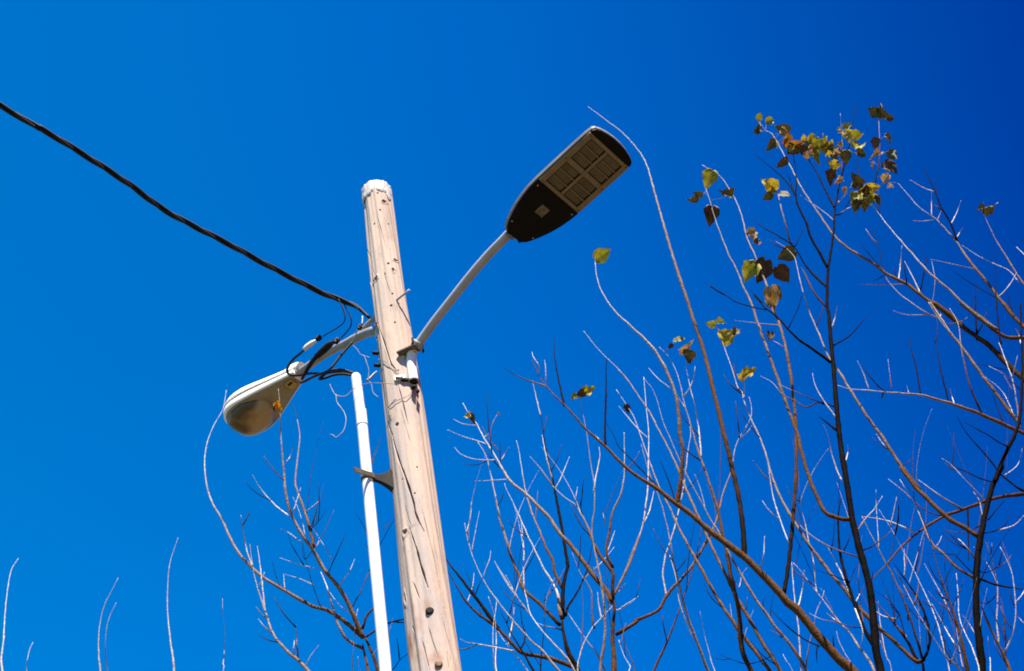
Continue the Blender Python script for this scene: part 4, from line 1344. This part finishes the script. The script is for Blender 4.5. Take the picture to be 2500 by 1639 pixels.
tree('R4', 'bare_tree', 'bare tree with a tall bending stem toned dark for shade near the right edge', 7.0, (2420, 2250), 75, .10, '''
^21>9 d : o 915,1570 880,1250 850,900 845,500 860,250 890,50 j 1240,480 1280,300 1320,150 1390,0 i 1340,1360 1420,1150 1490,1000 1530,850 1545,600 1540,200 1535,0
13>3 o>p : j 1215,535 1130,480 980,390 850,270 720,140 620,0 i 760,1420 600,1210 480,1020 390,900 300,760 230,650 170,550 120,480 60,390 0,245 f 1480,180 1430,10 h 460,1300 435,1210 370,1140 295,1092
8>3 b>p : j 1190,860 1170,840 1050,770 940,660 860,590 820,510 740,300 700,240 610,100
^13>5 d>g : j 1130,1565 1050,1200 960,950 890,740 860,600
6>5 b : j 1222,855 1340,900 1480,925 1580,938
^10>6 b>g : j 1455,1570 1400,1420 1300,1230 1230,1050
6>3 d : m 1219,975 1100,900 960,790 900,720 760,540 620,390 490,220 415,80
4.5>3 d : m 872,872 700,820 500,730 330,650 230,550
5>3 d : m 1045,455 900,380 780,300 620,210 490,140
4>2 p : m 730,1310 710,1180 680,1070 620,980
3>2 p : m 745,1065 600,920 480,800 350,660 240,580
3.5>2 p : m 985,785 1000,780 1130,680 1180,560 1200,440
4>2 d : m 740,1475 900,1440 1000,1370 1040,1260
4>3 p : m 905,1440 1100,1380 1219,1260
5>3 d : m 790,1320 860,1230 990,1080
3>2 d : m 720,1380 660,1400 600,1430
^4>2 p : j 930,1300 860,1090 790,930 710,760 640,640 550,480 455,330
^6>3 g>p : o 660,1565 600,1480 480,1370 310,1110 250,1010 150,830 30,590
4>2 p : o 610,1270 500,1090 430,960 340,800
^5>3 p : o 880,1565 860,1480 800,1300 700,1090 650,930 640,700 620,460
3>2 p : o 830,1140 750,1010 690,930
3>2 p : o 545,890 440,680 350,520 260,350
^9>6 b>g : o 1215,1570 1090,1250 1000,1060 890,800
5>3 p : o 1100,1270 1075,1000 1090,740 1080,560 1040,380 990,200 930,70
4>3 g : o 1180,1480 1170,1280 1160,1000 1110,680
5>2 p : o 1150,1360 1190,1290 1250,1150 1290,930 1280,700 1250,480 1190,320 1110,165
3>2 p : o 1290,925 1330,970 1381,1020
^5>3 p : o 1005,1570 985,1280 975,1160
6>4 g>p : o 835,300 790,240 720,150 640,70
4>2.5 d : o 880,440 960,450 1060,400 1150,330
4>2 d : o 830,480 740,400 640,290 600,250 300,240
4>2 d : o 1080,690 1020,760 940,820
^5>3 b>p : o 700,1570 670,1400 640,1200 600,960 540,790
5>3 b : o 560,1480 540,1380 500,1320 460,1100
''').spurs(1, 35, 25, 90, 7)

tree('R5', 'bare_tree', 'bare tree reaching in from the upper right edge with spreading limbs', 7.3, (2720, 2350), 110, .40, '''
^11>4 o>p : i 1575,1005 1480,960 1390,920 1240,850 1080,790 980,760 840,720 750,700 520,680 380,665 230,655 140,630
5>3 d : i 772,700 740,500 705,370 690,250
5>3 d : i 988,762 930,520 890,330 875,290
6>2 d>p : i 1240,852 1150,640 1110,480 1080,330 1060,160 995,40
4>3 d : i 505,680 430,610 370,540 335,480
4>2 p : i 382,662 330,520 290,440
2.5>1.8 d>p : i 556,682 540,550 525,430
3>2 p : i 685,695 675,660 668,630
3.5>2 p : i 1028,768 1010,710 998,655
4.5>3 d : i 1405,925 1350,780 1320,690
4>3 d : i 490,678 480,710 470,740
^10>6 b>g : j 1575,212 1440,225 1330,245 1200,290 1080,335 950,380 800,470 720,530 620,620 520,740 400,860 380,880
5>3 p : j 735,515 640,460 480,405 330,385
6>3 g>p : j 1105,335 960,250 850,170 755,100
4>2 d>p : j 955,378 900,370 790,320 640,190 525,95
6>4 d : j 1132,330 1135,500 1137,720
^15>4 b>p : i 1575,595 1500,530 1400,430 1300,330 1200,260 1080,170 1000,90 870,0 k 780,1430 680,1340 560,1260 450,1180 350,1100 210,1030 100,950 0,890 h 840,1140 750,1060 680,970 560,790 470,650 400,510 350,420 300,330 260,270 220,250
3.5>2.5 p : k 292,1075 305,960 320,810
3.5>2.5 d : k 358,1118 340,1000 325,900
4.5>2 p : k 462,1185 400,1050 340,930
3.5>2 d : k 192,1030 150,1060 100,1080
3.5>2 d : k 182,1015 100,910 10,810
2.6>1.8 d : k 175,1005 150,860 120,760 85,680
5>2 p : k 620,1330 590,1360 480,1310 380,1240 300,1180 210,1080 192,1040
3.5>2 p : k 530,1335 400,1340 320,1330 250,1305
2.5>1.8 p : k 330,1105 150,1110 0,1105
2.6>1.8 p : k 550,1250 570,1080 545,930
9>5 g>p : i 1530,925 1430,800 1340,680 1260,580 1190,480 1090,340 1000,230 900,90 850,0 k 690,1480 600,1370 520,1240
^11>5 o>p : i 1575,268 1440,265 1380,240 1300,180 1200,100 1080,0 k 1040,1450 900,1350 780,1250 680,1150 560,1050 480,970 400,880 320,790 220,670 130,550 80,480
4>2.6 d>p : h 1050,660 1065,570 1080,520 1085,400 1085,300 1078,160
4.5>3.5 p>d : k 82,485 30,380 -5,300 h 930,570 905,450
^11>3 o>p : i 1575,195 1480,100 1400,0 k 1160,1340 1080,1240 1000,1130 880,990 800,880 740,790 660,700 580,610 540,580 440,510 360,420 290,335
6>3 d : k 740,780 690,640 620,520 570,400 510,270 465,185
2.6>1.8 p : k 545,585 545,480 545,390
2.6>1.8 p : k 590,615 605,580 620,540
3.5>2 p : k 690,650 740,550 770,465
3>2 p : k 738,745 760,710 785,670
2.6>1.8 p : k 565,400 480,370 380,310
3>2 p : k 870,988 700,950 530,915
3>2 p : k 1210,1090 1130,1000 1040,960 900,890 780,810
3>2 d : k 580,420 575,360 570,300
2.6>1.8 p : k 560,615 480,625 400,620
6>4.5 d : k 890,1530 880,1300 880,1120
4>3 d : k 458,1160 490,1000 515,870
4.5>2.5 d : k 1075,1560 1040,1300 1030,1050 1030,830
3.5>2 d : k 1040,1210 900,1130 820,1080 700,1000
^6>4 g>p : k 1262,1130 1180,1010 1110,890 1040,780 980,660 930,550
^5>4 p : k 1268,900 1230,860 1190,820
4>3 d : k 1168,1340 1140,1250 1115,1155
4>3 d : i 1378,420 1370,220 1355,0
4.5>3 g>p : i 1530,960 1480,620 1420,440 1370,300
3>2 d : i 1440,510 1330,490 1200,460
3>2 d>p : i 1530,660 1400,540 1290,480
3>2 p : i 1500,900 1400,680 1260,560
4>2.5 p : i 1545,330 1520,240 1495,195
''', side=(2590, 300)).spurs(0, 11, 25, 80, 8)

for key, cnt in (('R4', 26), ('R3', 16), ('R0', 16), ('M1', 14), ('M2', 14), ('R2', 8), ('L1', 6)):
    TREES[key].whips(cnt, 90, 260, 1)

# ------------------------------------------------------------------ leaves
def leaf_mesh(name, fold, curl, wid, crumple, seed):
    rg = rng(('leaf', seed))
    prof = [(0.0, .10), (.03, .26), (.09, .36), (.18, .43), (.30, .455), (.43, .43), (.56, .36), (.69, .26), (.81, .155), (.91, .07), (1.0, .006)]
    nv = 6
    V, F = [], []
    for k, (x, w) in enumerate(prof):
        for j in range(-nv // 2, nv // 2 + 1):
            s_ = j / (nv / 2)
            xx = x - .09 * max(0, (1 - x * 7)) * abs(s_)          # heart shaped base
            y = s_ * w * wid * (1 + .06 * math.sin(k * 2.3 + seed + (1 if s_ > 0 else 3)))
            z = abs(y) * math.tan(fold) * (1 - .25 * abs(s_))
            z += curl * (x - .2) ** 2 * (1 if x > .2 else 0)
            z += crumple * mnoise.noise(Vector((x * 3.1 + seed, y * 4.2, seed * 1.7))) * (abs(s_) * .8 + .3)
            if abs(s_) > .9: z += crumple * .5 * math.sin(x * 17 + seed * 2)
            V.append((xx, y, z))
    m_ = nv + 1
    for k in range(len(prof) - 1):
        for j in range(nv):
            F.append((k * m_ + j, k * m_ + j + 1, (k + 1) * m_ + j + 1, (k + 1) * m_ + j))
    me = bpy.data.meshes.new(name)
    me.from_pydata(V, [], F)
    me.polygons.foreach_set('use_smooth', [True] * len(me.polygons))
    me.materials.append(M['g'])
    return me
LEAFM = [leaf_mesh('leaf', R(14), -.18, .94, .12, 1), leaf_mesh('leaf', R(38), -.5, .92, .20, 2), leaf_mesh('leaf', R(-26), .65, .84, .26, 3),
         leaf_mesh('leaf', R(62), -.8, .80, .32, 4), leaf_mesh('leaf', R(24), .4, .98, .24, 5), leaf_mesh('leaf', R(54), .8, .72, .36, 6)]

LEAF_N = [0]
def leaf(tkey, reg, x, y, L, mat, ang=None, var=None, tilt=None, Y=None, tw=None):
    t = TREES[tkey]; o = REG[reg]
    px, py = o[0] + x * o[2], o[1] + y * o[2]
    LEAF_N[0] += 1
    rg = rng(('lf', LEAF_N[0], x, y))
    ang = rg.uniform(-150, -30) if ang is None else ang
    var = rg.randrange(6) if var is None else var
    tilt = rg.uniform(-40, 40) if tilt is None else tilt
    tw = rg.uniform(-45, 45) if tw is None else tw
    # find branch to hang on
    best = None
    for tk in ([tkey] if Y is None else [tkey]):
        for P, Yv in TREES[tk].br:
            d = np.hypot(P[:, 0] - px, P[:, 1] - py); k = int(d.argmin())
            if best is None or d[k] < best[0]: best = (d[k], P[k], Yv[k])
    Yl = (best[2] if Y is None else Y) + rg.uniform(-.05, .03)
    c = at(px, py, Yl)
    a = R(ang)
    dirv = _i * math.cos(a) + _j * math.sin(a)
    nrm = -_fw
    side = np.cross(nrm, dirv)
    tl = R(tilt)
    dirv2 = dirv * math.cos(tl) + nrm * math.sin(tl)
    nrm2 = np.cross(dirv2, side)
    q = R(tw)
    side2 = side * math.cos(q) + nrm2 * math.sin(q)
    nrm2 = np.cross(dirv2, side2)
    ln = px_size(L * (.88 if reg == 'h' else .93), c) / max(.5, math.cos(tl)) * rg.uniform(.92, 1.08)
    base = c - dirv2 * ln * .5
    o_ = bpy.data.objects.new('leaf', LEAFM[var])
    COL.objects.link(o_)
    o_.parent = t.root
    og = np.array(t.root.location)
    bl = base - og
    o_.matrix_local = Matrix(((dirv2[0] * ln, side2[0] * ln, nrm2[0] * ln, bl[0]), (dirv2[1] * ln, side2[1] * ln, nrm2[1] * ln, bl[1]),
                              (dirv2[2] * ln, side2[2] * ln, nrm2[2] * ln, bl[2]), (0, 0, 0, 1)))
    o_.material_slots[0].link = 'OBJECT'
    o_.material_slots[0].material = M[mat]
    # leaf stalk back to the branch
    if best[0] < 42:
        bp = at(best[1][0], best[1][1], best[2])
        if np.linalg.norm(bp - base) > .008:
            mid = (bp + base) / 2 + np.array([0, 0, .006])
            t.limb([bp, mid, base, base + dirv2 * ln * .15], [.0017, .0014, .0013, .0010], 'leaf_stalk', .75, .8, 5, .02, False)

for a in [
    ('R1', 'e', 228, 1185, 46, 'g', 33, 0, 10, None, 8),
    ('R2', 'e', 1032, 622, 48, 'g', 248, 1, 5, None, 10), ('R2', 'e', 945, 728, 26, 'd', 165, 0), ('R2', 'e', 905, 770, 28, 'd', 205, 1), ('R2', 'e', 1150, 742, 44, 'd', 172, 5, 10, None, 30),
    ('R2', 'e', 1048, 898, 50, 'b', 262, 1, 10, None, 5), ('R1', 'e', 1368, 1042, 40, 't', 285, 2), ('R1', 'e', 1390, 1100, 22, 'b', 200, 4),
    ('R1', 'r', 430, 570, 64, 'g', 228, 1, 5, None, 25), ('R1', 'r', 690, 560, 62, 'b', 250, 0, 15, None, -15), ('R1', 'r', 1150, 620, 50, 'b', -52, 0, 0, None, 5), ('R1', 'r', 1200, 200, 52, 'd', 205, 0, 5, None, 5),  # first two colour the lit and shaded halves of one folded leaf
    ('R1', 'r', 920, 1130, 54, 't', -82, 3, 10, None, 10), ('R1', 'r', 980, 960, 40, 'd', 70, 4), ('R1', 'r', 800, 1110, 34, 'g', 250, 5),
    # crown of the dark stem and the long shoots through it
    ('R5', 'h', 170, 135, 24, 'g', 60, 0), ('R5', 'h', 255, 170, 30, 'g', 20, 1), ('R5', 'h', 160, 225, 30, 'd', 60, 3), ('R5', 'h', 340, 232, 44, 'd', 160, 0), ('R5', 'h', 375, 262, 24, 't', 300, 3),
    ('R5', 'h', 262, 360, 34, 'd', 225, 1), ('R5', 'h', 360, 318, 38, 'o', 250, 5), ('R2', 'h', 425, 370, 40, 'b', 120, 4), ('R2', 'h', 455, 352, 34, 'o', 20, 3), ('R2', 'h', 410, 395, 26, 'y', 240, 5), ('R2', 'h', 490, 380, 32, 'b', 150, 4), ('R5', 'h', 335, 502, 34, 'b', 230, 0),
    ('R5', 'h', 372, 465, 26, 'b', 60, 5), ('R2', 'h', 505, 295, 18, 'y', 90, 0), ('R2', 'h', 578, 300, 36, 'g', 35, 1), ('R2', 'h', 640, 338, 38, 'y', 40, 3), ('R2', 'h', 610, 360, 34, 'g', 250, 4), ('R2', 'h', 690, 375, 40, 'g', 10, 1),
    ('R2', 'h', 740, 405, 40, 'd', -10, 4), ('R2', 'h', 580, 405, 34, 't', 220, 5), ('R2', 'h', 612, 460, 26, 'g', 268, 3), ('R2', 'h', 525, 445, 26, 't', 285, 3), ('R2', 'h', 545, 340, 24, 'd', 130, 2), ('R2', 'h', 840, 208, 26, 'g', 30, 0),
    ('R2', 'h', 772, 235, 14, 'g', 200, 0), ('R2', 'h', 812, 280, 26, 't', 260, 2), ('R2', 'h', 845, 300, 24, 'g', 280, 1), ('R2', 'h', 918, 272, 34, 'g', 5, 4), ('R2', 'h', 925, 355, 40, 'g', 40, 1), ('R2', 'h', 905, 375, 28, 'd', 230, 2),
    ('R2', 'h', 950, 430, 32, 'd', -20, 3), ('R2', 'h', 788, 362, 20, 't', 268, 3), ('R2', 'h', 830, 455, 38, 'd', 265, 1), ('R2', 'h', 815, 425, 28, 'o', 200, 4), ('R2', 'h', 705, 500, 34, 't', 130, 5), ('R2', 'h', 712, 545, 40, 'y', 285, 3),
    ('R2', 'h', 712, 600, 40, 'b', 255, 2), ('R2', 'h', 758, 630, 28, 't', 250, 3), ('R2', 'h', 820, 712, 26, 't', 262, 5), ('R2', 'h', 740, 470, 30, 'd', 300, 4),
    ('R5', 'h', 1040, 100, 34, 'd', 140, 4), ('R5', 'h', 1085, 75, 26, 'd', 50, 3), ('R5', 'h', 1125, 135, 34, 'd', -20, 1), ('R5', 'h', 1170, 152, 28, 'd', 0, 3), ('R5', 'h', 1075, 120, 24, 'g', 250, 0),
    ('R5', 'h', 1055, 350, 36, 'b', 265, 0), ('R5', 'h', 1052, 432, 26, 't', 200, 3), ('R5', 'h', 1030, 512, 22, 't', 240, 2), ('R5', 'h', 1155, 318, 32, 'd', -40, 1), ('R5', 'h', 1188, 438, 36, 'd', -50, 2), ('R5', 'h', 1172, 530, 42, 'b', -45, 0), ('R5', 'h', 1150, 505, 24, 'b', 150, 4),
    ('R5', 'h', 1125, 620, 28, 't', 230, 1), ('R5', 'h', 1165, 668, 20, 't', -60, 3),
    ('R5', 'h', 905, 625, 36, 'd', 120, 1), ('R5', 'h', 895, 655, 28, 'y', 190, 3), ('R5', 'h', 968, 700, 38, 'b', 85, 4), ('R5', 'h', 1045, 680, 40, 'y', 10, 5), ('R5', 'h', 1020, 665, 30, 'd', 45, 2), ('R5', 'h', 1050, 765, 34, 'g', -35, 1),
    ('R5', 'h', 900, 765, 36, 'g', 225, 1), ('R5', 'h', 905, 830, 36, 'd', 250, 3), ('R5', 'h', 972, 820, 38, 'd', 275, 0), ('R5', 'h', 945, 745, 32, 'y', 285, 3), ('R5', 'h', 1000, 760, 34, 'd', 210, 4), ('R5', 'h', 930, 690, 30, 'd', 200, 2), ('R5', 'h', 1070, 790, 26, 'd', -40, 3),
    ('R2', 'h', 240, 655, 46, 'y', 140, 1, 5, None, 5), ('R2', 'h', 275, 690, 30, 'y', 300, 3), ('R2', 'h', 228, 752, 32, 'd', 215, 0), ('R2', 'h', 365, 735, 28, 'd', -15, 0),
    ('R2', 'h', 560, 330, 26, 'y', 200, 5), ('R2', 'h', 660, 320, 24, 'g', 80, 3), ('R2', 'h', 715, 350, 26, 'y', 60, 2), ('R2', 'h', 655, 395, 28, 'd', 250, 4), ('R2', 'h', 540, 385, 26, 'o', 230, 2),
    ('R2', 'h', 770, 420, 24, 't', 330, 5), ('R2', 'h', 860, 250, 20, 'y', 350, 3), ('R5', 'h', 1000, 690, 26, 'y', 110, 3), ('R5', 'h', 925, 800, 26, 'y', 240, 5), ('R5', 'h', 985, 790, 24, 'g', 300, 2), ('R2', 'h', 690, 430, 22, 'y', 270, 3),
    # right of centre
    ('R3', 'f', 730, 285, 24, 'g', 170, 0), ('R3', 'f', 818, 272, 26, 'g', 15, 3), ('R3', 'f', 870, 375, 46, 'y', 30, 2), ('R3', 'f', 925, 345, 24, 'd', 40, 3),
    ('R0', 'f', 512, 398, 24, 'g', 12, 0), ('R0', 'f', 425, 456, 18, 'b', 230, 0), ('R0', 'f', 560, 465, 28, 't', 75, 3), ('R0', 'f', 545, 515, 26, 'd', 260, 4), ('R0', 'f', 585, 545, 34, 'd', -45, 1), ('R0', 'f', 462, 405, 12, 'g', 90, 0),
    ('R3', 'f', 965, 672, 32, 'y', 165, 4), ('R3', 'f', 1015, 670, 34, 'y', 15, 5), ('R0', 'f', 100, 935, 26, 'b', -65, 0), ('R1', 'f', 1185, 380, 24, 'b', 260, 0),
    ('M2', 'c', 1265, 700, 20, 'g', 215, 0), ('M2', 'c', 1385, 665, 32, 'y', 20, 5), ('M2', 'c', 1340, 655, 24, 'b', 90, 4), ('M2', 'c', 300, 880, 22, 'y', 160, 3), ('M2', 'c', 350, 910, 20, 'd', -60, 3), ('M2', 'c', 585, 850, 10, 't', 60, 0),
    ('R5', 'k', 912, 532, 20, 'd', 190, 3), ('R5', 'k', 990, 524, 38, 'd', 5, 1, 20, None, 60),
    ('L1', 'b', 410, 185, 26, 'O', 230, 3), ('L1', 'b', 428, 205, 28, 'O', 262, 4), ('L1', 'b', 405, 200, 16, 'b', 100, 4),
]:
    leaf(*a)
